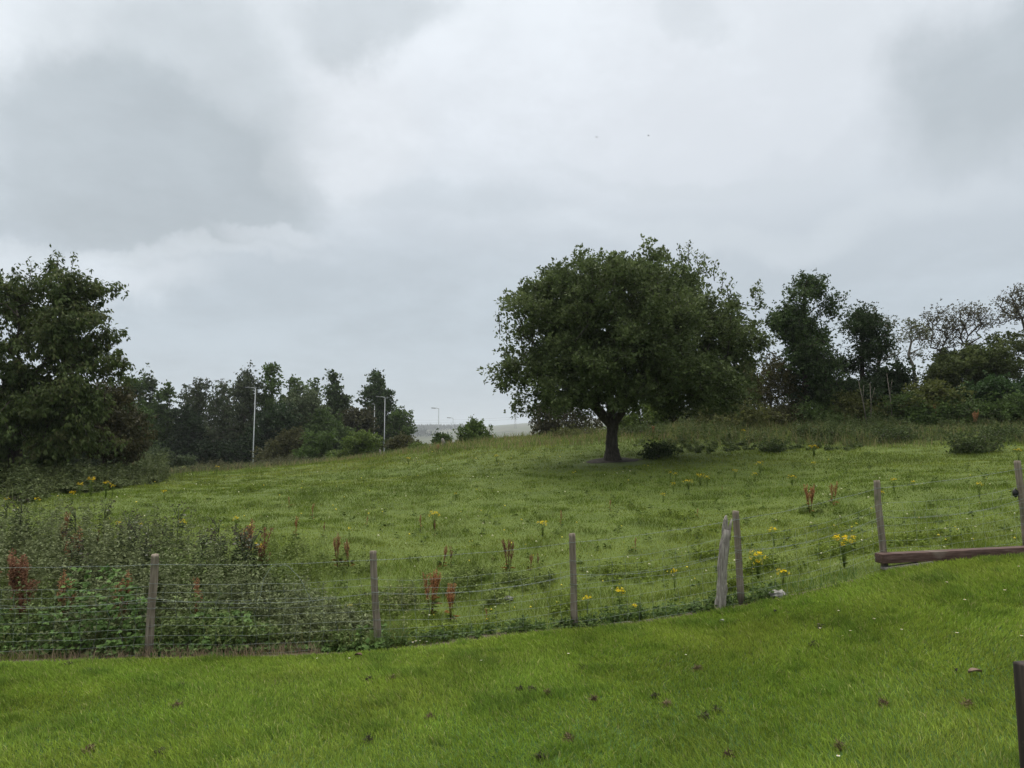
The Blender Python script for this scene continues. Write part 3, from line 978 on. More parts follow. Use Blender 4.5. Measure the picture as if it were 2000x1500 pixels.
wood('poplar_tree', 'tall broad poplar at the open end of the wood by two lamp posts', 742, 96, [(733, 758, 14, 28, 0, 1.2), (735, 790, 30, 34, 0, 2), (757, 790, 20, 24, 0, 1.4), (742, 840, 44, 46, 0, 2.4), (770, 840, 24, 38, 0, 1.6), (735, 740, 7, 12, 0, .6)], 260, [(.034, .056, .024), (.056, .086, .034), (.088, .125, .052)])
wood('poplar_tree', 'dark lower poplar closing the end of the wood above the valley', 783, 92, [(780, 845, 20, 30, 0, 1.4), (772, 870, 26, 24, 0, 1.6)], 80, DG)
wood('conifer_tree', 'dense dark spruce mass low in the wood between birch and poplar', 535, 80, [(520, 850, 34, 48, 0, 2), (550, 835, 30, 40, 0, 2), (495, 875, 24, 34, 0, 1.6)], 170, [(.016, .030, .012), (.026, .046, .018), (.040, .064, .026)])
wood('conifer_tree', 'dark evergreen understorey tree beneath the weeping birches', 365, 78, [(360, 885, 40, 26, 0, 2), (410, 890, 36, 22, 0, 2), (455, 885, 30, 26, 0, 2)], 150, [(.012, .022, .010), (.022, .036, .016), (.034, .052, .024)])
wood('maple_tree', 'fresh green bushy maple in front of the two ash trees', 258, 60, [(258, 825, 30, 42, 0, 1.6), (245, 870, 38, 30, 0, 1.6)], 150, [(.034, .060, .018), (.054, .088, .026), (.080, .120, .038)], leaf=(.22, .13), sig=.28)
wood('alder_tree', 'dark alder standing low between the wood and the willow', 635, 82, [(632, 850, 34, 44, 0, 2), (665, 862, 26, 34, 0, 1.8)], 150, DG)

wood('oak_tree', 'dark oak of the wood glimpsed behind the tall cherry trunk', 20, 66, [(20, 820, 60, 60, 0, 2.4), (60, 870, 60, 46, 0, 2)], 170, DG)
wood('oak_tree', 'dark oak of the wood glimpsed between the two cherries', 140, 68, [(140, 830, 56, 60, 0, 2.4), (170, 870, 50, 46, 0, 2)], 170, DG)
wood('ash_tree', 'dull green ash filling the wood beside the lower cherry', 215, 70, [(212, 835, 30, 60, 0, 2), (220, 880, 36, 40, 0, 2)], 130, GY)

# --- shrubs along the field edge
SG = 'shrubs along the far field edge'


def shrub(name, label, px, d, blobs, n_cl, cols, leaf=(.14, .09), sig=.2, m=64, group=SG, cat='shrub', **k):
    return tree(name, label, cat, px, d, blobs, [(px, 915, .06), (px, blobs[0][1] + blobs[0][3] * .4, .04)], n_cl, m, leaf, sig, cols, group, tip=.008, lumps=max(8, n_cl // 9), lump_r=.28 if d > 48 else .18, crown='foliage', trunk_name='stem',
                sides=4, flare=1.1, jitter=.12, **k)


shrub('elder_shrub', 'grey-green elder bush below the slim alder', 312, 50, [(312, 895, 26, 18, 0, .9), (335, 905, 22, 12, 0, .8)], 60, GY, leaf=(.17, .10))
shrub('hawthorn_shrub', 'wide dark brown-green hawthorn right of the nearest lamp post base', 552, 62, [(558, 880, 34, 30, 0, 1.8), (578, 865, 26, 28, 0, 1.4), (530, 894, 16, 14, 0, 1.2)], 150, BR, leaf=(.19, .12), sig=.27)
shrub('sallow_shrub', 'tall mid-green sallow bush between the brown hawthorn and the bright bush', 627, 60, [(625, 865, 34, 34, 0, 1.6), (632, 845, 18, 16, 0, .9), (610, 890, 40, 18, 0, 1.6)], 150, MG, leaf=(.18, .11), sig=.26)
shrub('hazel_shrub', 'bright yellow-green hazel bush in front of the two close lamp posts', 700, 58, [(700, 875, 36, 22, 0, 1.5), (715, 862, 20, 14, 0, 1), (680, 890, 24, 12, 0, 1)], 140, YG, leaf=(.17, .11), sig=.24)
shrub('hawthorn_shrub', 'dark rounded hawthorn at the crest just past the taller lamp post', 782, 54, [(780, 868, 26, 16, 0, 1.1), (798, 872, 16, 12, 0, .8)], 90, BR, leaf=(.16, .10), sig=.22)
shrub('gorse_shrub', 'small yellow-green gorse bush on the crest beside the dark hawthorn', 826, 48, [(825, 874, 12, 5, 0, .5), (812, 877, 10, 4, 0, .5)], 40, YG, leaf=(.11, .055), sig=.12)
shrub('hawthorn_shrub', 'small dark umbrella-shaped hawthorn on the skyline before the valley', 860, 46, [(860, 857, 10, 5, 0, .4), (856, 866, 6, 5, 0, .3), (869, 862, 5, 4, 0, .3)], 34, DG, leaf=(.11, .07), sig=.11)
shrub('dogwood_shrub', 'bright leafy bush with tall upright shoots on the crest against the valley', 925, 42, [(925, 860, 26, 16, 0, .9), (907, 852, 9, 8, 0, .4), (945, 857, 12, 12, 0, .5), (925, 843, 12, 9, 0, .4)], 120,
      [(.050, .085, .022), (.080, .125, .032), (.125, .175, .052)], leaf=(.13, .075), sig=.18,
      shoots=[(923, 812, .9, 0), (931, 826, .7, .1), (958, 832, .6, 0), (893, 836, .5, .1), (912, 830, .5, 0), (941, 838, .5, 0)])

# --- hedgerow behind and right of the big tree
HG = 'hedgerow trees and bushes along the bank'


def hedge(name, label, px, d, blobs, n_cl, cols, leaf=(.14, .095), sig=.2, m=84, cat='tree', trunk=None, **k):
    b0 = blobs[0]
    tr = trunk or [(px, 850, .1), (px, b0[1] + b0[3] * .3, .06)]
    k.setdefault('tip', .008)
    k.setdefault('jitter', .10)
    if k.get('ok') is None:
        k.setdefault('lumps', max(14, n_cl // 8)); k.setdefault('lump_r', .3)
    return tree(name, label, cat, px, d, blobs, tr, n_cl, m, leaf, sig, cols, HG, sides=4, flare=1.2, **k)


hedge('weeping_willow', 'brownish drooping bush hanging over the crest behind the big tree', 1090, 42,
      [(1090, 800, 55, 34, 0, 1.6), (1060, 812, 32, 26, 0, 1.2), (1130, 800, 40, 40, 0, 1.6), (1090, 835, 50, 14, 0, 1.4)], 150, [(.036, .038, .020), (.058, .058, .030), (.085, .082, .045)], hang=.7, droop=1.0, up=0, leaf=(.14, .06))
hedge('hawthorn_tree', 'light green hawthorn showing under the big crown beside its trunk', 1250, 40, [(1250, 815, 36, 24, 0, 1.2), (1280, 800, 28, 20, 0, 1), (1225, 830, 24, 16, 0, 1)], 90, YG)
hedge('hawthorn_tree', 'dark hedge tree below the crown where yellow sprays poke out', 1340, 41, [(1340, 810, 50, 30, 0, 1.5), (1390, 800, 40, 34, 0, 1.4), (1310, 790, 40, 30, 0, 1.4)], 170, [(.022, .036, .014), (.036, .052, .020), (.075, .095, .030)])
hedge('elder_tree', 'olive hedge tree reaching out beside the right edge of the big crown', 1430, 39, [(1430, 775, 40, 45, 0, 1.4), (1450, 730, 28, 30, 0, 1.1), (1410, 810, 36, 28, 0, 1.3)], 170, OL)
hedge('hawthorn_tree', 'rounded olive-brown berry-laden hawthorn left of the ivy-clad tree', 1505, 37,
      [(1505, 755, 50, 42, 0, 1.6), (1480, 790, 42, 34, 0, 1.4), (1535, 770, 36, 40, 0, 1.4), (1500, 720, 30, 22, 0, 1)], 260, [(.040, .044, .016), (.070, .068, .024), (.100, .088, .034)], leaf=(.09, .06))
hedge('ivy_clad_tree', 'tall dark ivy-clad tree with an arched ragged top in the hedgerow', 1575, 36,
      [(1570, 610, 46, 62, 0, 1.4), (1578, 560, 24, 26, 0, .8), (1590, 680, 54, 60, 0, 1.6), (1545, 610, 30, 40, 0, .9), (1600, 740, 60, 40, 0, 1.6), (1560, 700, 36, 44, 0, 1.2), (1520, 640, 12, 22, 0, .4), (1615, 590, 16, 14, 0, .5)], 480,
      [(.026, .048, .015), (.044, .072, .021), (.068, .104, .031)], trunk=[(1572, 850, .2), (1574, 740, .16), (1572, 620, .1), (1570, 560, .05)], hang=.35, droop=.6, up=0, leaf=(.11, .08),
      shoots=[(1565, 530, .6, 0), (1572, 528, .5, .1), (1550, 540, .5, 0), (1582, 537, .5, 0), (1640, 572, .4, 0), (1655, 570, .5, .1), (1630, 575, .5, 0), (1512, 612, .5, 0)])
hedge('holly_tree', 'very dark dense ivy-covered tree beside the tall arched one', 1680, 38,
      [(1680, 645, 36, 38, 0, 1.2), (1700, 660, 32, 40, 0, 1.2), (1670, 700, 36, 40, 0, 1.2), (1690, 745, 60, 36, 0, 1.6), (1642, 715, 24, 50, 0, .8), (1725, 725, 26, 44, 0, .8)], 300, [(.016, .031, .011), (.028, .048, .016), (.046, .072, .024)], trunk=[(1682, 850, .16), (1684, 740, .12), (1684, 660, .08)], leaf=(.10, .07))
hedge('sycamore_tree', 'sparse pale-leaved tree with open twigs topping the dark ivy mass', 1715, 40,
      [(1690, 612, 28, 16, 0, .9), (1712, 625, 22, 24, 0, .9), (1735, 650, 20, 34, 0, .8), (1740, 690, 24, 22, 0, .8)], 90, [(.040, .055, .024), (.070, .085, .038), (.105, .115, .055)], m=24, ok=1, trunk=[(1715, 850, .12), (1716, 740, .09), (1716, 690, .07)], leaf=(.10, .06), sig=.16, tip=.011, wig=.2, bark=M_PALEBARK)
hedge('gnarled_tree', 'small twisted pale-barked tree alone in the hedgerow gap', 1784, 37,
      [(1782, 640, 18, 18, 0, .6), (1800, 655, 14, 14, 0, .5), (1768, 660, 14, 10, 0, .5), (1795, 690, 12, 14, 0, .4)], 75, [(.060, .070, .026), (.095, .105, .042), (.120, .125, .060)], m=22,
      trunk=[(1788, 850, .10), (1787, 745, .085), (1784, 715, .07), (1774, 693, .06), (1780, 668, .045)], leaf=(.09, .055), sig=.14, tip=.010, ok=1, wig=.3, bark=M_PALEBARK)
GN = [(.050, .050, .026), (.082, .078, .042), (.110, .100, .060)]
hedge('gnarled_tree', 'twisted bare-branched tree, first of the flat-topped pair', 1838, 38,
      [(1832, 622, 30, 26, 0, 1), (1816, 655, 22, 26, 0, .8), (1852, 655, 22, 36, 0, .8), (1840, 690, 20, 30, 0, .6)], 200, GN, m=11, trunk=[(1846, 850, .11), (1845, 760, .09), (1840, 715, .07), (1836, 685, .05)], leaf=(.10, .06), sig=.14, tip=.011, wig=.36, ok=1, bark=M_BARK)
hedge('gnarled_tree', 'twisted bare-branched tree with a wide fan crown, second of the flat-topped pair', 1893, 38,
      [(1885, 614, 42, 26, 0, 1.1), (1908, 620, 30, 26, 0, .9), (1868, 640, 22, 24, 0, .8), (1928, 632, 16, 18, 0, .6), (1895, 670, 26, 36, 0, .8)], 240, GN, m=9, trunk=[(1898, 850, .12), (1897, 760, .10), (1893, 710, .08), (1890, 675, .06)], leaf=(.10, .06), sig=.14, tip=.011, wig=.36, ok=1, bark=M_BARK)
hedge('gnarled_tree', 'tallest twisted bare-branched tree, cut by the picture edge', 2000, 37,
      [(1985, 590, 36, 34, 0, 1.2), (2020, 590, 50, 44, 0, 1.6), (1965, 620, 22, 16, 0, .8)], 280, GN, m=9, trunk=[(2025, 850, .14), (2022, 740, .11), (2012, 690, .09), (2003, 650, .07)], leaf=(.10, .06), sig=.14, tip=.011, wig=.34, ok=1, bark=M_BARK)
hedge('hawthorn_bush', 'broad mid-green domed bush below the bare-branched trees', 1930, 37,
      [(1930, 700, 62, 52, 0, 1.8), (1985, 690, 60, 52, 0, 1.8), (1875, 722, 52, 46, 0, 1.6), (1930, 750, 90, 40, 0, 2), (2050, 720, 60, 60, 0, 2), (1850, 720, 34, 40, 0, 1.2), (1830, 760, 34, 30, 0, 1.2)], 520, [(.044, .064, .020), (.076, .098, .030), (.115, .135, .048)], cat='bush', leaf=(.125, .085), crown='foliage', trunk_name='stem')
hedge('elder_bush', 'dark green bush in the dip below the sparse tree', 1735, 36, [(1735, 745, 24, 26, 0, .9), (1715, 770, 40, 24, 0, 1.2), (1640, 775, 50, 34, 0, 1.4), (1590, 790, 50, 30, 0, 1.4), (1690, 785, 70, 30, 0, 1.4), (1745, 780, 40, 34, 0, 1)], 330, [(.016, .030, .012), (.028, .046, .018), (.044, .066, .026)], cat='bush', crown='foliage', trunk_name='stem')
hedge('hazel_bush', 'yellow-green bush in front of the domed bush on the bank', 1815, 34, [(1815, 780, 34, 20, 0, 1), (1790, 790, 30, 16, 0, .9), (1850, 790, 36, 16, 0, 1)], 120, [(.050, .065, .018), (.090, .105, .028), (.140, .150, .045)], cat='bush', crown='foliage', trunk_name='stem')
hedge('bramble_bush', 'deep green bramble thicket below the tallest bare-branched tree', 1945, 34, [(1945, 780, 60, 34, 0, 1.2), (2010, 770, 60, 40, 0, 1.4), (1890, 785, 40, 26, 0, 1)], 280, [(.022, .044, .014), (.036, .068, .022), (.056, .096, .034)], cat='bush', crown='foliage', trunk_name='stem')

for (px, py, rx, ry, dd_, cc, nn_, nm, lab) in (
        (1465, 815, 38, 24, 35.5, OL, 130, 'hawthorn_bush', 'olive low bush at the hedge foot nearest the big crown'),
        (1540, 812, 40, 26, 35.5, BR, 140, 'hawthorn_bush', 'brownish low bush at the hedge foot left of the ivy-clad tree'),
        (1608, 815, 40, 26, 35, DG, 150, 'bramble_bush', 'dark low bush at the foot of the ivy-clad tree'),
        (1672, 802, 44, 26, 35, OL, 150, 'elder_bush', 'olive spreading bush in front of the dark hedge gap'),
        (1745, 800, 46, 26, 34.5, DG, 150, 'bramble_bush', 'dark spreading bush below the hedgerow gap and the small twisted tree'),
        (1800, 812, 40, 20, 33.5, MG, 110, 'bramble_bush', 'fresh green bramble bush below the yellow-green one'),
        (1870, 800, 44, 26, 33.5, DG, 140, 'bramble_bush', 'dark bramble bush left of the deep green thicket'),
        (1965, 805, 60, 24, 32.5, MG, 160, 'bramble_bush', 'mid-green bramble bush sloping down below the deep green thicket'),
        (1400, 822, 40, 18, 37, OL, 90, 'hawthorn_bush', 'thin olive bush on the crest right of the dock stand')):
    hedge(nm, lab, px, dd_, [(px, py, rx, ry, 0, .9), (px + rx * .5, py + ry * .4, rx * .7, ry * .6, -.3, .7), (px - rx * .5, py + ry * .4, rx * .7, ry * .6, -.3, .7)], nn_, cc, cat='bush', crown='foliage', trunk_name='stem', m=70,
          leaf=(.11, .075), trunk=[(px, 850, .05), (px, py, .03)])
shrub('elder_shrub', 'dark elder filling the weedy corner under the tall cherry', 85, 34, [(85, 890, 60, 34, 0, 1.2), (30, 900, 50, 30, 0, 1.2)], 120, DG, leaf=(.14, .09))

# low dark bramble clumps in the pasture
BG = 'low bramble clumps in the pasture'
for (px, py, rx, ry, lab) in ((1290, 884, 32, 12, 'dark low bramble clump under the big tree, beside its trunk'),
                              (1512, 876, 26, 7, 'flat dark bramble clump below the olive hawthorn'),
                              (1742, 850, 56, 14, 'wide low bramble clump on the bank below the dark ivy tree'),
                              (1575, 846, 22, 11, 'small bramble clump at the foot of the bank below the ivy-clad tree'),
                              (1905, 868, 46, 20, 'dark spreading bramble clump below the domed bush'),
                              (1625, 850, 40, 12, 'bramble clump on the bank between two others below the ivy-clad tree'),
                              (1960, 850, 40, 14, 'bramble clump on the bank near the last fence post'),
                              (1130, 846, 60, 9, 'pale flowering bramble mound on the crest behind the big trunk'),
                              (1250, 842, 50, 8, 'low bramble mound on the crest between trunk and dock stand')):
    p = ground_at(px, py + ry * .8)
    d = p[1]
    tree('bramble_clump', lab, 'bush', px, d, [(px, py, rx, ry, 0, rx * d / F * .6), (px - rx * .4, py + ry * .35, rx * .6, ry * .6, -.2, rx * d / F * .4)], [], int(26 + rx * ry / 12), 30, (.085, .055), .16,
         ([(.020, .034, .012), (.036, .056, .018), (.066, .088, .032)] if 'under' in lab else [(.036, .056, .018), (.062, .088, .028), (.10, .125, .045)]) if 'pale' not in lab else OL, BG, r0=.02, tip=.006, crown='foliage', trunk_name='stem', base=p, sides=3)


# ------------------------------------------------------------------ rank weeds (uncountable masses)
def nettles(g, X, Y, hgt, cols, leaf=.06, per=26, grow=1.0):
    """upright leafy weeds, many stems"""
    n = len(X)
    Zg = H(X, Y)
    lean = rng.normal(0, .12, (n, 2))
    t = rng.random((n, per)) ** .8
    hx = hgt[:, None]
    sx_ = X[:, None] + lean[:, :1] * t * hx; sy_ = Y[:, None] + lean[:, 1:] * t * hx; sz_ = Zg[:, None] + t * hx
    P = np.stack([sx_, sy_, sz_], -1).reshape(-1, 3)
    th = rng.random(n * per) * 2 * np.pi
    Dd = np.column_stack([np.cos(th), np.sin(th), rng.normal(.15, .35, n * per)])
    P = P + Dd * .015
    N = rng.normal(0, .4, (n * per, 3)) + np.array([0, 0, 1])
    cc = np.asarray(cols, float)
    w = np.clip(np.repeat(rng.random(n), per) * .6 + rng.random(n * per) * .4, 0, .999) * (len(cc) - 1)
    i0 = w.astype(int); f_ = (w - i0)[:, None]
    lc = (cc[i0] * (1 - f_) + cc[i0 + 1] * f_) * rng.uniform(.75, 1.25, n * per)[:, None]
    sz = (1.25 - .6 * t.ravel()) * rng.uniform(.7, 1.2, n * per) * leaf * grow
    g.leaves(P, Dd, N, sz * 1.2, sz * .6, lc, droop=.25)
    A = np.column_stack([X, Y, Zg]); B = np.column_stack([X + lean[:, 0] * hgt, Y + lean[:, 1] * hgt, Zg + hgt])
    g.frustums(A, B, np.full(n, .004 * grow), np.full(n, .002 * grow), 3, np.repeat(cc[1][None] * 1.1, n * 6, 0))


def weed_blades(g, X, Y, hgt, col, w=.005):
    n = len(X)
    P = np.column_stack([X, Y, H(X, Y)])
    an = rng.random(n) * 6.28
    bend = np.column_stack([np.cos(an), np.sin(an), -.3 * np.ones(n)]) * (hgt * rng.uniform(.15, .6, n))[:, None]
    c_ = np.asarray(col, float) * rng.uniform(.7, 1.3, n)[:, None]
    g.blades(P, slope_up(n, .15), bend, hgt, w, c_, True)


WEEDC = [(.068, .098, .028), (.112, .152, .046), (.165, .212, .076)]
GREYW = [(.088, .112, .044), (.134, .160, .070), (.190, .212, .108)]


def in_poly_px(n, px0, px1, top_of, d_of, near_of):
    """sample ground points: photo x range, depth between near_of(px) and d_of(px)"""
    px = rng.uniform(px0, px1, n)
    a, b = near_of(px), d_of(px)
    d = a + (b - a) * rng.random(n)
    return (px - 1000) / F * d, d, px


near_f = lambda px: lawn_edge((px - 1000) / F * 9) + np.interp(px, [-150, 500, 720], [.48, .42, .26]) + .34 * (vnoise(px * .013, px * 0, 158) - .5)
far_f = lambda px: np.interp(px, [-150, 0, 150, 300, 420, 520, 600, 680, 740], [14.5, 14.2, 13.8, 13.0, 12.7, 12.0, 11.0, 10.3, 9.7])
X, Y, PXs = in_poly_px(1600, -150, 740, None, far_f, near_f)
hh = np.interp(PXs, [-150, 0, 300, 450, 560, 640, 740], [1.0, 1.0, .95, .92, .75, .55, .3]) * rng.uniform(.5, 1.08, len(X)) * (.75 + .5 * vnoise(X * .9, Y * .9, 150))
hh *= np.clip(.45 + (Y - near_f(PXs)) / 1.3, .45, 1)
g = Geo()
sel = vnoise(X * .8, Y * .8, 155) > .5
nettles(g, X[sel], Y[sel], hh[sel], WEEDC, leaf=.075, per=30)
nettles(g, X[~sel], Y[~sel], hh[~sel] * 1.03, GREYW, leaf=.068, per=28)
# bramble leaves low down along the wire
n = 3800
px = rng.uniform(-150, 760, n); d = near_f(px) - .10 + rng.random(n) ** 1.2 * .9
bx = (px - 1000) / F * d
topz = np.interp(px, [-150, 300, 500, 650, 760], [.72, .62, .55, .32, .15]) * (.25 + 1.3 * vnoise(px * .018, px * 0, 160))
bz = H(bx, d) + .03 + rng.random(n) ** 1.25 * topz * np.clip((d - near_f(px) + .16) / .5, .10, 1)
P = np.column_stack([bx, d, bz])
D_ = rng.normal(0, .7, (n, 3)); D_[:, 1] -= .5; D_[:, 2] -= .1
lc = np.asarray(WEEDC)[rng.integers(0, 3, n)] * np.array([.72, .92, .75]) * rng.uniform(.8, 1.3, n)[:, None]
sz = rng.uniform(.05, .095, n)
for sgn in (-1, 0, 1):                      # three leaflets each
    D2 = D_ + sgn * .9 * np.cross(D_, np.array([0, 0, 1.]))
    g.leaves(P, D2, rng.normal(0, .3, (n, 3)) + np.array([0, -.35, 1]), sz * (1 if sgn == 0 else .8), sz * .72, lc, droop=.18)
# long grass blades through the weeds
X, Y, PXs = in_poly_px(9500, -150, 800, None, lambda p: np.maximum(far_f(p), near_f(p) + .5) + .3, lambda p: near_f(p) - .1)
weed_blades(g, X, Y, rng.uniform(.18, .62, len(X)) * np.interp(PXs, [-150, 500, 800], [1, .9, .5]), np.where(rng.random(len(X))[:, None] < .25, np.array([.17, .17, .06]), np.array([.085, .130, .030])))
# dead stems and straw at the foot
X, Y, PXs = in_poly_px(2600, -150, 640, None, lambda p: near_f(p) + .12, lambda p: near_f(p) - .34)
weed_blades(g, X, Y, rng.uniform(.04, .2, len(X)), (.24, .185, .12), .005)
o = g.build('undergrowth', M_WEED)
tag(o, 'tangled mass of nettles, thistles and brambles behind the wire fence', 'weeds', kind='stuff')

# weeds along the fence foot further right, mounds in the sward
g = Geo()
X, Y, PXs = in_poly_px(900, 740, 1660, None, lambda p: near_f(p) + .35, lambda p: near_f(p) - .22)
kk = vnoise(X * 1.3, X * 0, 165) > .35
weed_blades(g, X[kk], Y[kk], rng.uniform(.06, .22, kk.sum()), (.07, .13, .03), .006)
X, Y, PXs = in_poly_px(160, 760, 1500, None, lambda p: near_f(p) + .25, lambda p: near_f(p) - .15)
nettles(g, X, Y, rng.uniform(.06, .2, len(X)), MG, leaf=.07, per=12)
PG = [(.085, .120, .018), (.105, .150, .024), (.130, .175, .032)]
for (px, py, r_, h_, nn_, cc) in ((890, 1150, .55, .32, 60, WEEDC), (940, 1130, .4, .3, 34, WEEDC), (1040, 1140, .38, .26, 34, WEEDC), (780, 1185, .5, .3, 44, GREYW), (700, 1205, .5, .35, 40, WEEDC),
                                  (860, 1240, .5, .18, 34, PG), (960, 1175, .3, .2, 20, WEEDC), (1240, 1128, .35, .18, 20, PG), (1380, 1090, .3, .22, 20, PG), (1640, 1080, .45, .22, 36, PG),
                                  (1490, 1110, .35, .25, 30, PG), (1320, 1010, .4, .2, 22, PG), (1190, 1120, .3, .18, 14, PG), (1100, 1195, .3, .2, 14, PG), (1450, 1150, .3, .2, 16, PG),
                                  (640, 1120, .7, .4, 50, WEEDC), (560, 1085, .6, .4, 40, WEEDC), (480, 960, .6, .3, 24, PG), (1575, 1000, .3, .2, 16, WEEDC), (1780, 1060, .5, .15, 22, PG), (1840, 1050, .4, .12, 16, PG)):
    q_ = ground_at(px, py)
    X = q_[0] + rng.normal(0, r_ * .55, nn_); Y = q_[1] + rng.normal(0, r_ * .55, nn_)
    nettles(g, X, Y, h_ * rng.uniform(.4, 1.0, nn_), np.asarray(cc) * np.array([1.25, 1.2, 1.0]), leaf=.055, per=16)
    X = q_[0] + rng.normal(0, r_ * .6, nn_ * 5); Y = q_[1] + rng.normal(0, r_ * .6, nn_ * 5)
    weed_blades(g, X, Y, h_ * rng.uniform(.3, .9, nn_ * 5), (.10, .15, .028), .005)
# scattered dark thistle rosettes over the pasture
n = 520
Y = 10 * (34 / 10) ** rng.random(n); X = (rng.random(n) * 2 - 1) * .74 * Y
kk = (Y > lawn_edge(X) + .6)
X, Y = X[kk], Y[kk]
nettles(g, X, Y, rng.uniform(.05, .16, len(X)), [(.062, .095, .018), (.085, .125, .024), (.11, .155, .032)], leaf=.06, per=12, grow=1.1)
o = g.build('pasture_weeds', M_WEED)
tag(o, 'small clumps of thistle and nettle dotted over the grazed slope', 'weeds', kind='stuff')

# rank weeds in the far corner by the cherry and along the crest and bank
g = Geo()
n = 1500
px = rng.uniform(-150, 330, n); a = np.interp(px, [-150, 0, 100, 250, 330], [19, 20, 21.5, 27, 30]) + 5 * (vnoise(px * .017, px * 0, 172) - .5); d = a + rng.random(n) * 10
X = (px - 1000) / F * d
hh = rng.uniform(.35, .95, n) * (.55 + .9 * vnoise(X * .5, d * .5, 170)) * np.clip((d - a) / 2.5, .3, 1)
nettles(g, X, d, hh, [(.050, .070, .024), (.080, .102, .038), (.120, .142, .060)], leaf=.09, per=26, grow=1.6)
weed_blades(g, *(lambda x_, y_: (x_, y_, rng.uniform(.3, .9, len(x_))))((rng.choice(X, 1400) + rng.normal(0, .2, 1400)), rng.choice(d, 1400)), (.12, .14, .055), .014)
px = rng.uniform(300, 640, 900); d = np.interp(px, [300, 480, 640], [38, 46, 47]) + rng.random(900) * 8
nettles(g, (px - 1000) / F * d, d, rng.uniform(.15, .6, 900) * (.3 + 1.2 * vnoise(px * .03, d * .3, 176)), [(.060, .060, .034), (.085, .088, .045), (.115, .12, .060)], leaf=.07, per=18, grow=1.6)
o = g.build('corner_weeds', M_WEED)
tag(o, 'tall rough weeds filling the field corner below the cherry trees', 'weeds', kind='stuff')
g = Geo()
n = 2600
px = 1240 + 910 * rng.random(n) ** .8; a = np.interp(px, [1240, 1500, 1700, 2000, 2150], [32.5, 30.5, 29.0, 28.0, 28]); a = a + 5.0 * (vnoise(px * .011, px * 0, 181) - .6); d = a + rng.random(n) * 10
X = (px - 1000) / F * d
hh = rng.uniform(.2, .7, n) * (.2 + 1.2 * vnoise(X * .5, d * .5, 180)) * np.clip((d - a) / 4, .2, 1)
nettles(g, X, d, hh, [(.050, .076, .024), (.085, .115, .040), (.130, .158, .066)], leaf=.06, per=26, grow=1.5)
n = 16000
px = rng.uniform(1300, 2150, n); d = np.interp(px, [1300, 1500, 1700, 2000, 2150], [31.5, 29.5, 27.5, 26.5, 26.5]) + rng.random(n) ** .8 * 10
X = (px - 1000) / F * d
weed_blades(g, X, d, rng.uniform(.15, .7, n) * (.4 + 1.0 * vnoise(X * .6, d * .6, 186)), np.where(rng.random(n)[:, None] < .45, np.array([.21, .185, .085]), np.array([.115, .155, .042])), .013)
o = g.build('bank_weeds', M_WEED)
tag(o, 'dull green nettles and seeding grass covering the bank below the hedgerow', 'weeds', kind='stuff')
g = Geo()
n = 13000
px = rng.uniform(250, 1420, n); d0 = np.interp(px, [250, 380, 500, 640, 800, 1000, 1195, 1420], [36, 40, 42, 42, 37.5, 34.5, 33.5, 31.5]); d = d0 + rng.random(n) * np.interp(px, [250, 600, 800], [22, 14, 7])
X = (px - 1000) / F * d
weed_blades(g, X, d, rng.uniform(.12, .5, n), np.where(rng.random(n)[:, None] < .4, np.array([.24, .19, .10]), np.array([.12, .165, .045])), .018)
o = g.build('crest_grass', M_GRASS)
tag(o, 'long seeding grass on the crest of the pasture', 'grass', kind='stuff')


# ------------------------------------------------------------------ docks: rust-red seed spikes
def copy_tree(o, loc, rz, sc_, label, group):
    r_ = o.copy(); COL.objects.link(r_)
    r_.location = tuple(float(v) for v in loc); r_.rotation_euler = (0, 0, rz); r_.scale = (sc_, sc_, sc_)
    tag(r_, label, None, group)
    for ch in o.children:
        c_ = ch.copy(); COL.objects.link(c_); c_.parent = r_
    return r_


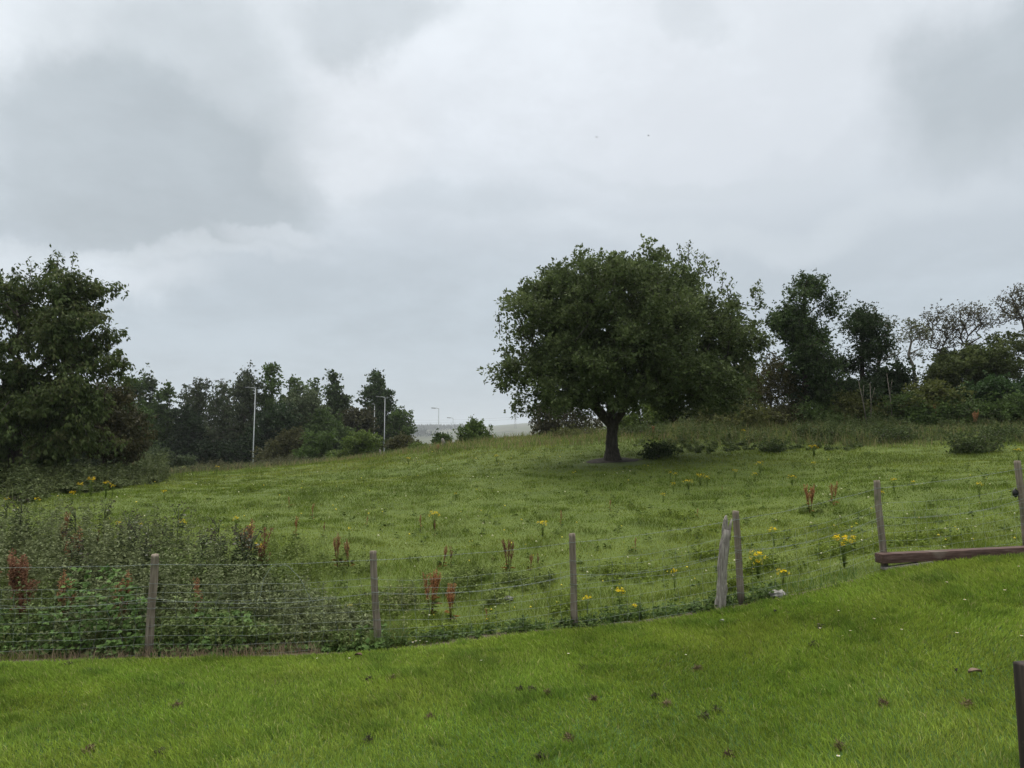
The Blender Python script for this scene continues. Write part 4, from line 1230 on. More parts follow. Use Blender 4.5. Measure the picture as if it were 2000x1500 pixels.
def make_dock(spikes, tone, name='dock_plant'):
    """unit-height dock: stem(s), seed_spike, leaf rosette"""
    r_ = empty(name, (0, 0, 0))
    gs, gp, gl = Geo(), Geo(), Geo()
    for s_ in range(spikes):
        an = rng.random() * 6.28; sp = .10 * (spikes > 1) + .03
        h_ = rng.uniform(.75, 1.0) if s_ else 1.0
        tp_ = np.array([math.cos(an) * sp * 1.6, math.sin(an) * sp * 1.6, h_])
        b_ = np.array([math.cos(an) * .02, math.sin(an) * .02, 0])
        gs.tube([b_, (b_ + tp_) / 2 + np.array([.01, 0, 0]), tp_], [.010, .008, .004], 5)
        twigs = [(b_, tp_, .35, 1.0, 190)]
        for q_ in range(6):
            t_ = rng.uniform(.38, .75); s0 = b_ + (tp_ - b_) * t_
            a2 = rng.random() * 6.28; ln = rng.uniform(.14, .3)
            s1 = s0 + np.array([math.cos(a2) * ln * .32, math.sin(a2) * ln * .32, ln])
            gs.tube([s0, s1], [.005, .003], 4)
            twigs.append((s0, s1, .1, 1.0, 70))
        for (p0, p1, lo_, hi_, m) in twigs:
            t_ = rng.uniform(lo_, hi_, m)
            p = p0 + (p1 - p0) * t_[:, None] + rng.normal(0, .013, (m, 3))
            D_ = rng.normal(0, .6, (m, 3)) + np.array([0, 0, .4])
            c_ = np.array(tone) * rng.uniform(.55, 1.5, m)[:, None]
            gp.leaves(p, D_, rng.normal(size=(m, 3)), rng.uniform(.016, .032, m), rng.uniform(.012, .024, m), c_)
    m = 12
    an = rng.random(m) * 6.28; t_ = rng.random(m) ** 2 * .35
    P = np.column_stack([np.cos(an) * .02, np.sin(an) * .02, t_ + .01])
    D_ = np.column_stack([np.cos(an), np.sin(an), rng.uniform(.1, .8, m)])
    c_ = np.where(rng.random(m)[:, None] < .3, np.array([.22, .11, .03]), np.array([.06, .10, .025]))
    gl.leaves(P, D_, np.array([[0, 0, 1.]]) + rng.normal(0, .2, (m, 3)), rng.uniform(.14, .26, m), rng.uniform(.05, .08, m), c_, droop=.3)
    gs.C = [np.broadcast_to(np.array([.12, .055, .03]), (gs.n, 3))]
    gs.build('stem', M_SEED, r_, smooth=True); gp.build('seed_spike', M_SEED, r_); gl.build('leaf_rosette', M_WEED, r_)
    return r_


T1, T2, T3 = (.34, .19, .10), (.20, .105, .065), (.36, .18, .085)
dock_protos = {}
used = set()
DOCKG = 'seeding dock plants'
DOCKS = [  # px base, py base, py top, spikes, tone, label
    (85, 1160, 1074, 5, 1, 'widest rust-coloured dock stand, in the weeds behind the fence end'),
    (4, 1150, 1072, 3, 1, 'tall rust dock cut by the picture edge, in the weeds'),
    (158, 1085, 1028, 2, 0, 'thin brown dock at the back of the weed mass, one of a close pair'),
    (188, 1085, 1034, 1, 1, 'dark dock stem leaning out beside the thin brown dock'),
    (150, 1185, 1118, 2, 0, 'faded dock low in the weeds below the widest rust stand'),
    (262, 1165, 1112, 2, 0, 'reddish dock just beside the first fence post, in the weeds'),
    (288, 1180, 1148, 1, 1, 'short dark dock touching the first fence post'),
    (400, 1165, 1130, 1, 0, 'short rusty dock low in the weeds past the first fence post'),
    (478, 1185, 1143, 1, 1, 'dark red dock stem close behind the wire under the loose coil'),
    (503, 1185, 1150, 1, 0, 'small orange dock close behind the wire under the loose coil'),
    (487, 1068, 1013, 2, 0, 'brown dock beside the bright ragwort in the weeds'),
    (527, 1090, 1030, 1, 1, 'dark slender dock just past the bright weed-side ragwort'),
    (148, 1008, 1000, 1, 0, 'tiny dock tip showing above the back of the weeds'),
    (578, 1052, 1008, 1, 2, 'orange-leaved small dock on open grass past the weeds'),
    (610, 1018, 983, 1, 0, 'slim dock standing on open grass, uphill of the orange-leaved one'),
    (632, 1048, 1020, 1, 1, 'short dark dock on open grass between the slim and twin docks'),
    (660, 1108, 1040, 2, 0, 'taller of the twin docks left of the second fence post'),
    (682, 1108, 1052, 2, 0, 'shorter of the twin docks left of the second fence post'),
    (716, 1030, 1008, 1, 0, 'small dock on open grass above the second fence post'),
    (822, 1040, 1005, 1, 0, 'thin red dock directly left of the pasture ragwort'),
    (850, 1046, 1015, 1, 1, 'dark bent dock growing right under the pasture ragwort'),
    (864, 1108, 1064, 2, 0, 'first of two brown docks behind the top wire in the second bay'),
    (881, 1108, 1066, 1, 1, 'second of two brown docks behind the top wire in the second bay'),
    (842, 1200, 1112, 4, 2, 'bright brick-red broad dock behind the wire in the second bay'),
    (880, 1212, 1137, 3, 2, 'leaning brick-red dock beside the broad bright one'),
    (994, 1122, 1054, 3, 1, 'darkest thick maroon dock on open grass in the second bay'),
    (1035, 1115, 1082, 2, 0, 'faded brown dock in a green clump beside the maroon one'),
    (1052, 1112, 1080, 1, 1, 'thin blackish dock at the end of the green clump'),
    (950, 1218, 1188, 1, 0, 'very thin dock behind the wire right of the brick-red pair'),
    (1095, 1030, 997, 1, 0, 'pale dry dock on open grass uphill of the third fence post'),
    (1582, 1002, 945, 5, 2, 'many-stemmed red dock on the slope left of the fifth post'),
    (1627, 988, 940, 2, 2, 'narrow red dock right of the many-stemmed one'),
    (1192, 1000, 976, 1, 0, 'faint dock on the slope below the big tree'),
    (1362, 1012, 993, 1, 0, 'low brown dock on the slope above the split post'),
    (1240, 1080, 1050, 1, 0, 'low withered dock in the third bay grass'),
    (1410, 962, 948, 1, 1, 'small dark dock tuft on the slope left of the red stems'),
    (1905, 834, 800, 4, 0, 'rust patch of dock high on the bank under the bramble thicket'),
    (1655, 832, 806, 2, 0, 'faded dock at the hedge foot below the ivy-clad tree'),
    (1830, 832, 790, 1, 0, 'thin faded dock on the bank below the yellow-green bush'),
    (1275, 855, 832, 5, 0, 'sandy dock stand on the crest right of the big trunk'),
    (258, 918, 895, 4, 1, 'dark red dock in the far corner weeds below the wood'),
    (855, 882, 866, 3, 0, 'brown dock on the crest below the umbrella-shaped hawthorn'),
    (565, 995, 970, 1, 0, 'faint slim dock highest on the open slope'),
    (25, 1195, 1150, 2, 0, 'yellowing dock low in the weeds below the cut-off rust dock')]
for (px, pyb, pyt, sp, tone, lab) in DOCKS:
    p = ground_at(px, pyb)
    if 'weed' in lab and 'corner' not in lab and px < 540:
        p = base_at(px, float(np.interp(pyb, [1060, 1110, 1190], [12.6, 10.6, 9.35])))
    top = EYE + ray(px, pyt)[2] / ray(px, pyt)[1] * p[1]
    h_ = max(.12, top - p[2])
    key = (sp, tone)
    if key not in dock_protos:
        dock_protos[key] = make_dock(sp, (T1, T2, T3)[tone])
    if key not in used:
        used.add(key); o = dock_protos[key]
        o.location = tuple(float(v) for v in p); o.rotation_euler = (0, 0, rng.random() * 6); o.scale = (h_,) * 3
        tag(o, lab, 'dock', DOCKG)
    else:
        o = copy_tree(dock_protos[key], p, rng.random() * 6, h_, lab, DOCKG)
    o['category'] = 'dock'


# ------------------------------------------------------------------ ragwort: flat yellow flower heads
def make_ragwort(heads, spread):
    r_ = empty('ragwort_plant', (0, 0, 0))
    gs, gf, gl = Geo(), Geo(), Geo()
    for h_ in range(heads):
        an = h_ * 2.4; rr_ = spread * math.sqrt((h_ + .5) / heads)
        tp_ = np.array([math.cos(an) * rr_, math.sin(an) * rr_, 1.0 - rr_ ** 2 * 1.2 - rng.random() * .16])
        fk = np.array([tp_[0] * .3, tp_[1] * .3, .55])
        gs.tube([np.array([0, 0, 0.]) + tp_ * np.array([.06, .06, 0]), fk, tp_], [.011, .008, .004], 4)
        m = 20
        c_ = tp_ + np.column_stack([rng.normal(0, .036, m), rng.normal(0, .036, m), rng.normal(0, .034, m)])
        for q_ in range(m):
            a3 = np.linspace(0, 6.28, 9)[:-1] + rng.random()
            D_ = np.column_stack([np.cos(a3), np.sin(a3), np.full(8, .15)]); sz_ = .027
            gf.leaves(np.repeat(c_[q_][None], 8, 0), D_, np.tile([[0, 0, 1.]], (8, 1)), sz_, sz_ * .6, np.array([.98, .80, .012]) * rng.uniform(.8, 1.15))
            gf.box(c_[q_] + np.array([0, 0, .002]), (.012, .012, .006), rz=rng.random(), col=(.85, .55, .01))
    m = 46
    t_ = rng.uniform(.02, .8, m); an = rng.random(m) * 6.28
    P = np.column_stack([np.cos(an) * spread * .25 * t_, np.sin(an) * spread * .25 * t_, t_])
    D_ = np.column_stack([np.cos(an), np.sin(an), rng.uniform(.1, .6, m)])
    gl.leaves(P, D_, np.tile([[0, 0, 1.]], (m, 1)), rng.uniform(.08, .2, m), rng.uniform(.03, .06, m), np.array([.135, .195, .036]) * rng.uniform(.75, 1.3, m)[:, None], droop=.25)
    gs.C = [np.broadcast_to(np.array([.11, .16, .035]), (gs.n, 3))]
    gs.build('stem', M_WEED, r_, smooth=True); gf.build('flower_head', M_PETAL, r_); gl.build('leaf_spray', M_WEED, r_)
    return r_


RAGG = 'flowering ragwort plants'
RAGS = [  # px, py of the flowers, head width px, height m, label
    (1646, 1042, 40, .62, 'biggest yellow ragwort clump, behind the wire left of the fifth post'),
    (1478, 1074, 28, .55, 'bright ragwort just right of the post beside the split one'),
    (1481, 1091, 16, .38, 'small ragwort directly under the bright one by the paired posts'),
    (1511, 1029, 15, .45, 'small ragwort uphill of the paired posts'),
    (1210, 1147, 18, .5, 'single tight ragwort behind the wire in the third bay'),
    (1147, 1163, 14, .35, 'faded small ragwort just right of the third post'),
    (1240, 1180, 9, .35, 'thin upright ragwort low at the wire in the third bay'),
    (1317, 1110, 11, .45, 'little ragwort halfway along the third bay'),
    (848, 997, 20, .55, 'ragwort standing alone mid-slope beside red dock stems'),
    (1060, 1016, 20, .45, 'open-headed ragwort mid-slope uphill of the third post'),
    (507, 1060, 25, .85, 'bright ragwort rising out of the weed mass'),
    (354, 1013, 15, .7, 'ragwort showing just above the back of the weed mass'),
    (462, 1008, 10, .5, 'faint ragwort on the grass behind the weed mass'),
    (232, 1019, 9, .6, 'dim ragwort at the back of the weed mass'),
    (180, 931, 15, .8, 'largest ragwort in the far corner weeds below the cherry'),
    (208, 939, 13, .7, 'ragwort next to the largest one in the far corner'),
    (221, 946, 8, .5, 'tiny ragwort at the edge of the far corner weeds'),
    (157, 942, 12, .6, 'flat ragwort on the other side of the largest corner one'),
    (142, 958, 11, .5, 'ragwort low in the far corner weeds below the flat one'),
    (71, 971, 11, .5, 'ragwort on the weed edge below the tall cherry'),
    (14, 971, 9, .5, 'ragwort on the weed edge by the picture border'),
    (321, 956, 9, .4, 'small ragwort on the grass just past the far corner'),
    (275, 1020, 7, .4, 'single ragwort flower on grass behind the weeds'),
    (1367, 924, 17, .5, 'brightest ragwort of the patch on the slope right of the big tree'),
    (1381, 928, 9, .45, 'small ragwort touching the brightest one of the slope patch'),
    (1344, 936, 18, .4, 'flat line of ragwort heads in the slope patch'),
    (1315, 941, 9, .4, 'little ragwort at the lower end of the slope patch'),
    (1309, 920, 7, .35, 'tiny ragwort at the upper left of the slope patch'),
    (1320, 922, 7, .35, 'tiny ragwort beside the upper one of the slope patch'),
    (1295, 962, 9, .35, 'faint ragwort on the slope below the patch'),
    (1435, 916, 10, .4, 'small ragwort on the slope past the patch'),
    (1484, 900, 13, .55, 'upright ragwort on the slope below the olive hawthorn'),
    (1474, 922, 10, .4, 'low ragwort below the upright one on the slope'),
    (1546, 927, 15, .4, 'loose ragwort on the slope above the many-stemmed dock'),
    (1589, 868, 18, .6, 'ragwort at the foot of the bank below the ivy-clad tree'),
    (1589, 901, 8, .4, 'small ragwort below the one at the bank foot'),
    (1452, 838, 7, .6, 'speck of ragwort on the bank left of the olive hawthorn'),
    (1745, 933, 10, .45, 'ragwort on the slope just above the fifth post'),
    (1783, 938, 7, .35, 'tiny ragwort right of the fifth post'),
    (1723, 958, 7, .35, 'tiny ragwort close beside the fifth post top'),
    (1911, 941, 12, .45, 'ragwort on the slope between the last two posts'),
    (1988, 875, 11, .6, 'ragwort on the bank above the last post'),
    (970, 887, 10, .45, 'pale ragwort on the crest left of the big tree'),
    (685, 1181, 9, .4, 'small ragwort behind the wire by the second post'),
    (682, 1029, 6, .3, 'speck of ragwort on the open slope above the twin docks'),
    (1528, 1111, 22, .3, 'dull ragwort low in the grass of the fourth bay'),
    (424, 909, 9, .6, 'yellow ragwort on the skyline below the weeping birch'),
    (798, 892, 9, .5, 'ragwort on the crest below the dark hawthorn'),
    (1120, 921, 6, .35, 'tiny ragwort on the grass left of the big trunk'),
    (890, 962, 6, .3, 'speck of ragwort mid-slope above the pasture one')]
rag_protos = [make_ragwort(9, .34), make_ragwort(5, .22), make_ragwort(3, .13)]
rag_used = [False] * 3
for (px, py, wpx, h_, lab) in RAGS:
    h_ *= .72; wpx *= 1.2
    # foot on the ground: the flowers h_ above the foot are seen at (px,py)
    dd = np.linspace(8.9, 45, 1400)
    r_ = ray(px, py); r_ = r_ / r_[1]
    Zr = EYE + r_[2] * dd
    k = np.nonzero(Zr <= H(r_[0] * dd, dd) + h_)[0]
    k = k[0] if len(k) else 900
    p = np.array([r_[0] * dd[k], dd[k], Zr[k] - h_])
    wm_ = wpx / F * dd[k]
    ratio = wm_ / h_
    q_ = 0 if ratio > .5 else (1 if ratio > .3 else 2)
    if not rag_used[q_]:
        rag_used[q_] = True; o = rag_protos[q_]
        o.location = tuple(float(v) for v in p); tag(o, lab, None, RAGG)
    else:
        o = copy_tree(rag_protos[q_], p, rng.random() * 6, 1, lab, RAGG)
    o['category'] = 'ragwort'
    o.scale = (wm_ / (.76, .50, .32)[q_], wm_ / (.76, .50, .32)[q_], h_)

# thistles gone to seed above the weeds
THG = 'seeding thistles at the top of the weed mass'


def make_thistle():
    r_ = empty('thistle_plant', (0, 0, 0))
    gs, gf, gl = Geo(), Geo(), Geo()
    gs.tube([(0, 0, 0), (.02, 0, .5), (0, .01, .92)], [.012, .009, .005], 5)
    for q_ in range(7):
        a3 = rng.random() * 6.28; z_ = rng.uniform(.55, .8)
        tp_ = np.array([math.cos(a3) * .13, math.sin(a3) * .13, z_ + .2])
        gs.tube([(0, 0, z_), tp_], [.005, .003], 4)
        for w_ in range(2):
            c_ = tp_ + rng.normal(0, .02, 3)
            m = 14
            D_ = rng.normal(0, 1, (m, 3)); D_[:, 2] = np.abs(D_[:, 2])
            white = rng.random() < .16
            gf.leaves(np.repeat(c_[None], m, 0), D_, rng.normal(size=(m, 3)), .028 if white else .02, .010, (.60, .57, .52) if white else (.10, .08, .07))
    m = 60
    t_ = rng.uniform(.05, .95, m); an = rng.random(m) * 6.28
    P = np.column_stack([np.cos(an) * .03, np.sin(an) * .03, t_])
    D_ = np.column_stack([np.cos(an), np.sin(an), rng.uniform(.0, .8, m)])
    gl.leaves(P, D_, np.tile([[0, 0, 1.]], (m, 1)), (1.1 - t_) * .18 + .03, .028, np.array([.065, .085, .045]) * rng.uniform(.7, 1.3, m)[:, None], droop=.3)
    gs.C = [np.broadcast_to(np.array([.07, .08, .045]), (gs.n, 3))]
    gs.build('stem', M_WEED, r_, smooth=True); gf.build('seed_head', M_PETAL, r_); gl.build('leaf_spray', M_WEED, r_)
    return r_


th0 = None
THL = 'grey-green thistle with dark and fluffy seed heads among the weeds'
for j in range(26):
    px = rng.uniform(190, 520) if j < 20 else rng.uniform(0, 190)
    d = rng.uniform(10.6, float(far_f(px)))
    p = base_at(px, d)
    s_ = rng.uniform(.85, 1.12)
    if th0 is None:
        th0 = make_thistle(); o = th0
        o.location = tuple(float(v) for v in p); tag(o, THL, None, THG)
    else:
        o = copy_tree(th0, p, rng.random() * 6, s_, THL, THG)
    o['category'] = 'thistle'

# ------------------------------------------------------------------ daisies, clippings, litter on the lawn
dz = empty('daisy_flower', (0, 0, 0))
g = Geo()
a3 = np.linspace(0, 6.28, 13)[:-1]
g.leaves(np.tile([[0, 0, .055]], (12, 1)), np.column_stack([np.cos(a3), np.sin(a3), np.full(12, .12)]), np.tile([[0, 0, 1.]], (12, 1)), .013, .006, (.8, .8, .78))
g.build('petal_ring', M_PETAL, dz)
g = Geo(); g.tube([(0, 0, .052), (0, 0, .058)], [.005, .003], 8, col=(.7, .45, .02)); g.build('flower_centre', M_PETAL, dz, smooth=True)
g = Geo(); g.tube([(.004, 0, 0), (0, 0, .053)], [.0012, .0012], 4, col=(.10, .16, .04)); g.build('stem', M_WEED, dz)
DAI = [(1638, 1203), (1599, 1227), (1602, 1239), (1708, 1220), (1647, 1251), (1661, 1244), (1638, 1494), (1990, 1117), (1850, 1148), (1963, 1165), (1885, 1184), (619, 1295), (682, 1295),
       (1996, 1255), (812, 1262), (820, 1260), (828, 1258), (806, 1265), (833, 1262), (1340, 1288), (940, 1300), (1110, 1288), (1762, 1240), (1870, 1250)]
for j, (px, py) in enumerate(DAI):
    p = ground_at(px, py, 3, 12)
    if j == 0:
        o = dz; o.location = tuple(float(v) for v in p)
    else:
        o = copy_tree(dz, p, rng.random() * 6, rng.uniform(.8, 1.2), None, None)
    tag(o, 'tiny white daisy open in the mown lawn', 'daisy', 'daisies in the lawn')

CLG = 'dry clumps of mown clippings on the lawn'


def clipping(name, p, r_, h_, colr, label, cat, group, m=110):
    g = Geo()
    an = rng.random(m) * 6.28; q_ = np.sqrt(rng.random(m)) * r_
    P = np.column_stack([p[0] + np.cos(an) * q_, p[1] + np.sin(an) * q_ * .7, p[2] + .012 + (1 - (q_ / r_) ** 2) * h_ * rng.random(m)])
    D_ = np.column_stack([rng.normal(0, 1, m), rng.normal(0, 1, m), rng.normal(.25, .5, m)])
    g.leaves(P, D_, rng.normal(size=(m, 3)), rng.uniform(.02, .05, m), rng.uniform(.004, .009, m), np.array(colr) * rng.uniform(.5, 1.5, m)[:, None])
    o = g.build(name, M_CLIP, origin=p)
    return tag(o, label, cat, group)


for (px, py, w_, tone, lab) in ((1725, 1381, 12, 0, 'brown clump of clippings below the largest fallen leaf'), (1891, 1383, 18, 1, 'straw-coloured clump of clippings beside the dark post'),
                                (1640, 1466, 14, 0, 'loose brown clump low on the lawn beside a daisy'), (1588, 1266, 14, 2, 'blackish clump of clippings below the daisies'),
                                (1602, 1230, 13, 2, 'dark wisp of clippings next to two daisies'), (1111, 1450, 16, 0, 'brown domed clump in the middle of the lawn'),
                                (1055, 1487, 14, 2, 'dark clump cut near the lawn bottom'), (1423, 1482, 13, 0, 'round brown clump low on the lawn between two bare tufts'),
                                (1280, 1367, 11, 2, 'small dark clump above a pale one'), (1302, 1381, 14, 1, 'pale clump of clippings on the mid lawn'),
                                (1016, 1353, 10, 2, 'first dark clump of the small mid-lawn pair'), (1038, 1353, 12, 2, 'second dark clump of the small mid-lawn pair'),
                                (1070, 1360, 12, 0, 'brown clump right beside the small mid-lawn pair'), (1363, 1312, 13, 0, 'brown clump of clippings below the split post'),
                                (1140, 1310, 16, 2, 'long dark clump of clippings below the third post'), (1400, 1394, 10, 2, 'small black clump of clippings on the right mid lawn'),
                                (1375, 1408, 11, 2, 'black tuft of clippings next to the small black clump'), (347, 1383, 14, 0, 'upright brown wisp of clippings on the darker lawn'),
                                (355, 1344, 12, 2, 'black wisp on the lawn below the first post'), (173, 1472, 14, 0, 'brown clump near the lawn corner'),
                                (313, 1477, 16, 2, 'dark ragged clump low on the darker lawn'), (170, 1317, 26, 2, 'flat dark streak of clippings near the fence foot'),
                                (135, 1304, 20, 2, 'short dark streak of clippings touching the fence foot'), (840, 1407, 10, 0, 'lone brown clump below the second bay'),
                                (720, 1452, 12, 2, 'dark clump low on the lawn below the second post'), (768, 1330, 10, 0, 'tiny brown clump under the second bay'),
                                (720, 1333, 10, 2, 'dark speck of clippings below the second post'), (1160, 1372, 8, 0, 'small tan clump mid lawn right of the brown one')):
    p = ground_at(px, py, 3, 12)
    clipping('clippings_clump', p, w_ / F * p[1] * .5, .045, ((.13, .085, .055), (.22, .165, .095), (.06, .05, .035))[tone], lab, 'clippings', CLG)


def dead_leaf(px, py, wpx, tone, label, rz):
    p = ground_at(px, py, 3, 12)
    L_ = wpx / F * p[1]
    g = Geo()
    t = np.linspace(0, 1, 7)
    hw = np.sin(t * np.pi) ** .8 * L_ * .24
    zc = .035 + .015 * np.sin(t * 3)
    V = []
    for k in range(7):
        for s_ in (-1, -.5, 0, .5, 1):
            x_, y_, z_ = (t[k] - .5) * L_, s_ * hw[k], zc[k] + abs(s_) * .018
            V.append((p[0] + x_ * math.cos(rz) - y_ * math.sin(rz), p[1] + x_ * math.sin(rz) + y_ * math.cos(rz), p[2] + z_))
    V = np.array(V); V2 = V - np.array([0, 0, .002])
    i = (np.arange(6)[:, None] * 5 + np.arange(4)[None]).ravel()
    f = np.stack([i, i + 1, i + 6, i + 5], -1)
    g.add(np.vstack([V, V2]), [f, f[:, ::-1] + len(V)], tone)
    o = g.build('dead_leaf', M_CLIP, origin=p, smooth=True)
    tag(o, label, 'leaf', 'dead leaves on the lawn')


dead_leaf(1905, 1324, 30, (.21, .15, .11), 'large curled tan dead leaf on the lawn near the dark post', .15)
dead_leaf(1868, 1322, 12, (.02, .018, .018), 'small black curled leaf beside the large tan one', 1.2)
dead_leaf(700, 1288, 18, (.13, .08, .06), 'brown dead leaf on the lawn just below the second post', -.5)
dead_leaf(1515, 1203, 11, (.015, .015, .017), 'small black leaf on the lawn below the white lump', .9)
dead_leaf(1411, 1222, 13, (.5, .5, .45), 'pale sliver of leaf on the lawn below the split post', -.7)
dead_leaf(211, 1289, 14, (.16, .26, .10), 'fallen green leaf on the lawn below the first post', .3)


def lump(name, px, py, w_, h_, mat, label, cat, seed, lift=0.3):
    p = ground_at(px, py, 5, 20)
    sc_ = p[1] / F
    import bmesh
    bm = bmesh.new(); bmesh.ops.create_icosphere(bm, subdivisions=4, radius=1)
    V = np.array([v.co[:] for v in bm.verts]); f = np.array([[v.index for v in fc.verts] for fc in bm.faces]); bm.free()
    k = .5 + .9 * fbm(V[:, 0] * 2.6 + 9, V[:, 1] * 2.6 + V[:, 2] * 3.7 + 9, seed, 4)
    V = V * k[:, None] * np.array([w_ * sc_ * .5, w_ * sc_ * .35, h_ * sc_ * .62]) + p + np.array([0, 0, h_ * sc_ * lift])
    o = mesh_np(name, V, [f], mat, origin=p, smooth=True)
    tag(o, label, cat)


lump('limestone_lump', 1520, 1167, 36, 15, M_STONE, 'whitish crumpled stone at the lawn edge right of the paired posts', 'stone', 201)
lump('limestone_lump', 992, 1172, 20, 8, M_STONE, 'flat whitish stone in the pasture behind the second bay wire', 'stone', 222)
lump('limestone_chip', 1851, 1050, 10, 4, M_STONE, 'thin white stone chip in the grass behind the timber beam', 'stone', 233)

# ------------------------------------------------------------------ wire fence
POSTS = [  # px top, py top, px base, py base, depth, r px
    (303, 1084, 290, 1279, 8.78, 7.2), (729, 1076, 739, 1268, 8.95, 6.6), (1117, 1042, 1123, 1232, 9.15, 6.2), (1437, 998, 1448, 1181, 9.3, 6.3), (1712, 938, 1727, 1092, 9.62, 6.0), (1987, 900, 2006, 1072, 9.85, 6.0)]
posts = [(-150, 1085, -155, 1285, 8.7, 7)] + POSTS + [(2290, 868, 2300, 1040, 10.1, 6)]
fence_root = empty('wire_fence', base_at(860, 9.0))
tag(fence_root, 'rustic wire fence on round wooden posts with netting and barbed strands between lawn and pasture', 'fence')
PT = []
for (tx, ty, bx, by, d, rp) in posts:
    a = G(bx, by, d); b = G(tx, ty, d)
    a = np.array([a[0], d, min(a[2], float(H(a[0], d))) - .05])
    PT.append((a, b))
    g = Geo()
    r_ = rp / F * d
    t = np.array([0, .25, .5, .75, .97, 1.0])
    pts = a + (b - a) * t[:, None]
    pts[1:-1] += rng.normal(0, .004, (4, 3))
    g.tube(pts, np.array([1.1, 1.06, 1.0, 1.0, .98, .95]) * r_, 22, jit=.05)
    g.build('post', M_POST, fence_root, smooth=False)


def post_front(k, z_frac):
    a, b = PT[k]
    p = a + (b - a) * z_frac
    return p + np.array([0, -.05, 0])


def wire_pts(k, f0, f1, sag, n=26, wav=.006, up1=0.0):
    p0, p1 = post_front(k, f0), post_front(k + 1, f1)
    t = np.linspace(0, 1, n)
    P = p0 + (p1 - p0) * t[:, None]
    P[:, 2] += -sag * 4 * t * (1 - t) + up1 * np.exp(-((t - 1) / .10) ** 2) * 0
    ph = rng.random() * 6
    P[:, 2] += wav * (np.sin(t * 9 + ph) + .6 * np.sin(t * 23 + 2 * ph)) * np.sin(t * np.pi)
    P[:, 1] += wav * np.sin(t * 7 + ph)
    return P


NETF = [.735, .655, .575, .50, .42, .335, .25, .165, .07]
SAGS = [.05, .05, .045, .05, .045, .05, .05, .05]
BAYSAG = [.04, .03, .075, .03, .06, .055, .03]
for k in range(len(PT) - 1):
    ln = np.linalg.norm(PT[k + 1][0] - PT[k][0])
    # barbed strands: two twisted wires and barbs
    g = Geo()
    for (fr, sg) in ((.915, .018), (.60, .09)):
        P = wire_pts(k, fr, fr, sg + .01 * rng.random(), 60, .004)
        tw = np.arange(60) * 1.7
        for s_ in (0, math.pi):
            Q = P.copy(); Q[:, 1] += np.cos(tw + s_) * .0022; Q[:, 2] += np.sin(tw + s_) * .0022
            g.tube(Q, .0012, 4, cap=False)
        for t_ in np.arange(.06, 1, .10 / ln):
            q_ = np.array([np.interp(t_, np.linspace(0, 1, 60), P[:, c_]) for c_ in range(3)])
            for w_ in range(2):
                v = rng.normal(0, 1, 3); v = v / np.linalg.norm(v) * .016
                g.tube([q_ - v, q_ + v], .0014, 3, cap=False)
    g.build('barbed_wire', M_WIRE, fence_root)
    g = Geo()
    rows = []
    for j, f_ in enumerate(NETF):
        sg = BAYSAG[k] * (1 - .6 * j / 8) + .012 * rng.random()
        P = wire_pts(k, f_ + .01 * rng.normal(), f_ + .01 * rng.normal(), sg, 26, .007)
        rows.append(P)
        g.tube(P, .0013 if 0 < j < 8 else .0015, 4, cap=False)
    m = int(ln / .15)
    for q_ in range(1, m):
        t_ = q_ / m
        pts = np.array([[np.interp(t_ + .006 * rng.normal(), np.linspace(0, 1, 26), P[:, c_]) for c_ in range(3)] for P in rows])
        g.tube(pts, .0014, 3, cap=False)
    g.build('wire_netting', M_WIRE, fence_root)
# stray loop of wire standing up in the first full bay
q_ = np.linspace(0, 1, 40)
lx_ = np.interp(q_, [0, .15, .3, .5, .7, .85, 1], [505, 515, 530, 560, 585, 600, 612]); ly_ = np.interp(q_, [0, .15, .3, .5, .7, .85, 1], [1180, 1130, 1107, 1103, 1128, 1158, 1178])
P = np.array([G(a, b, 8.82) for a, b in zip(lx_, ly_)]); P[:, 2] += .004 * np.sin(q_ * 60)
g = Geo(); g.tube(P, .0026, 4, cap=False); g.build('loose_wire', M_WIRE, fence_root)
# staples of wire wrapped round each post
for k in range(1, len(PT) - 1):
    g = Geo()
    r_ = posts[k][5] / F * posts[k][4] + .004
    for f_ in (.915, .735, .60, .50, .335, .165):
        a, b = PT[k]
        c_ = a + (b - a) * f_
        an = np.linspace(0, 2 * np.pi, 17)
        g.tube(np.column_stack([c_[0] + np.cos(an) * r_, c_[1] + np.sin(an) * r_, c_[2] + .004 * np.sin(an * 2)]), .0022, 3, cap=False)
    g.build('wire_tie', M_WIRE, fence_root)

# the grey split post leaning beside the fence
d = 9.12
a, b = G(1404, 1193, d), G(1420, 1012, d)
a[2] = min(a[2], float(H(a[0], d))) - .05
g = Geo()
t = np.linspace(0, 1, 14)
wob = np.column_stack([.010 * np.sin(t * 7), .008 * np.sin(t * 5 + 1), np.zeros(14)])
pts = a + (b - a) * (t * .88)[:, None] + wob
g.tube(pts, np.interp(t, [0, .3, .8, 1], [.062, .060, .056, .053]) * (1 + .06 * rng.normal(size=14)), 18, jit=.22)
e = pts[-1]
u_ = (b - a) / np.linalg.norm(b - a)
g.tube([e - u_ * .12 + np.array([-.018, 0, 0]), e + np.array([-.022, 0, .02]), e + u_ * .11 + np.array([-.026, 0, 0]), e + u_ * .175 + np.array([-.020, .004, 0])], [.038, .035, .027, .010], 10, jit=.3)
g.tube([e - u_ * .12 + np.array([.026, 0, 0]), e + np.array([.032, 0, .02]), e + u_ * .07 + np.array([.042, 0, 0]), e + u_ * .135 + np.array([.052, .003, 0])], [.028, .022, .016, .006], 10, jit=.3)
o = g.build('split_post', M_GREYWOOD, origin=a, smooth=True)
tag(o, 'old silvery split fence post leaning against the newer round post', 'post')

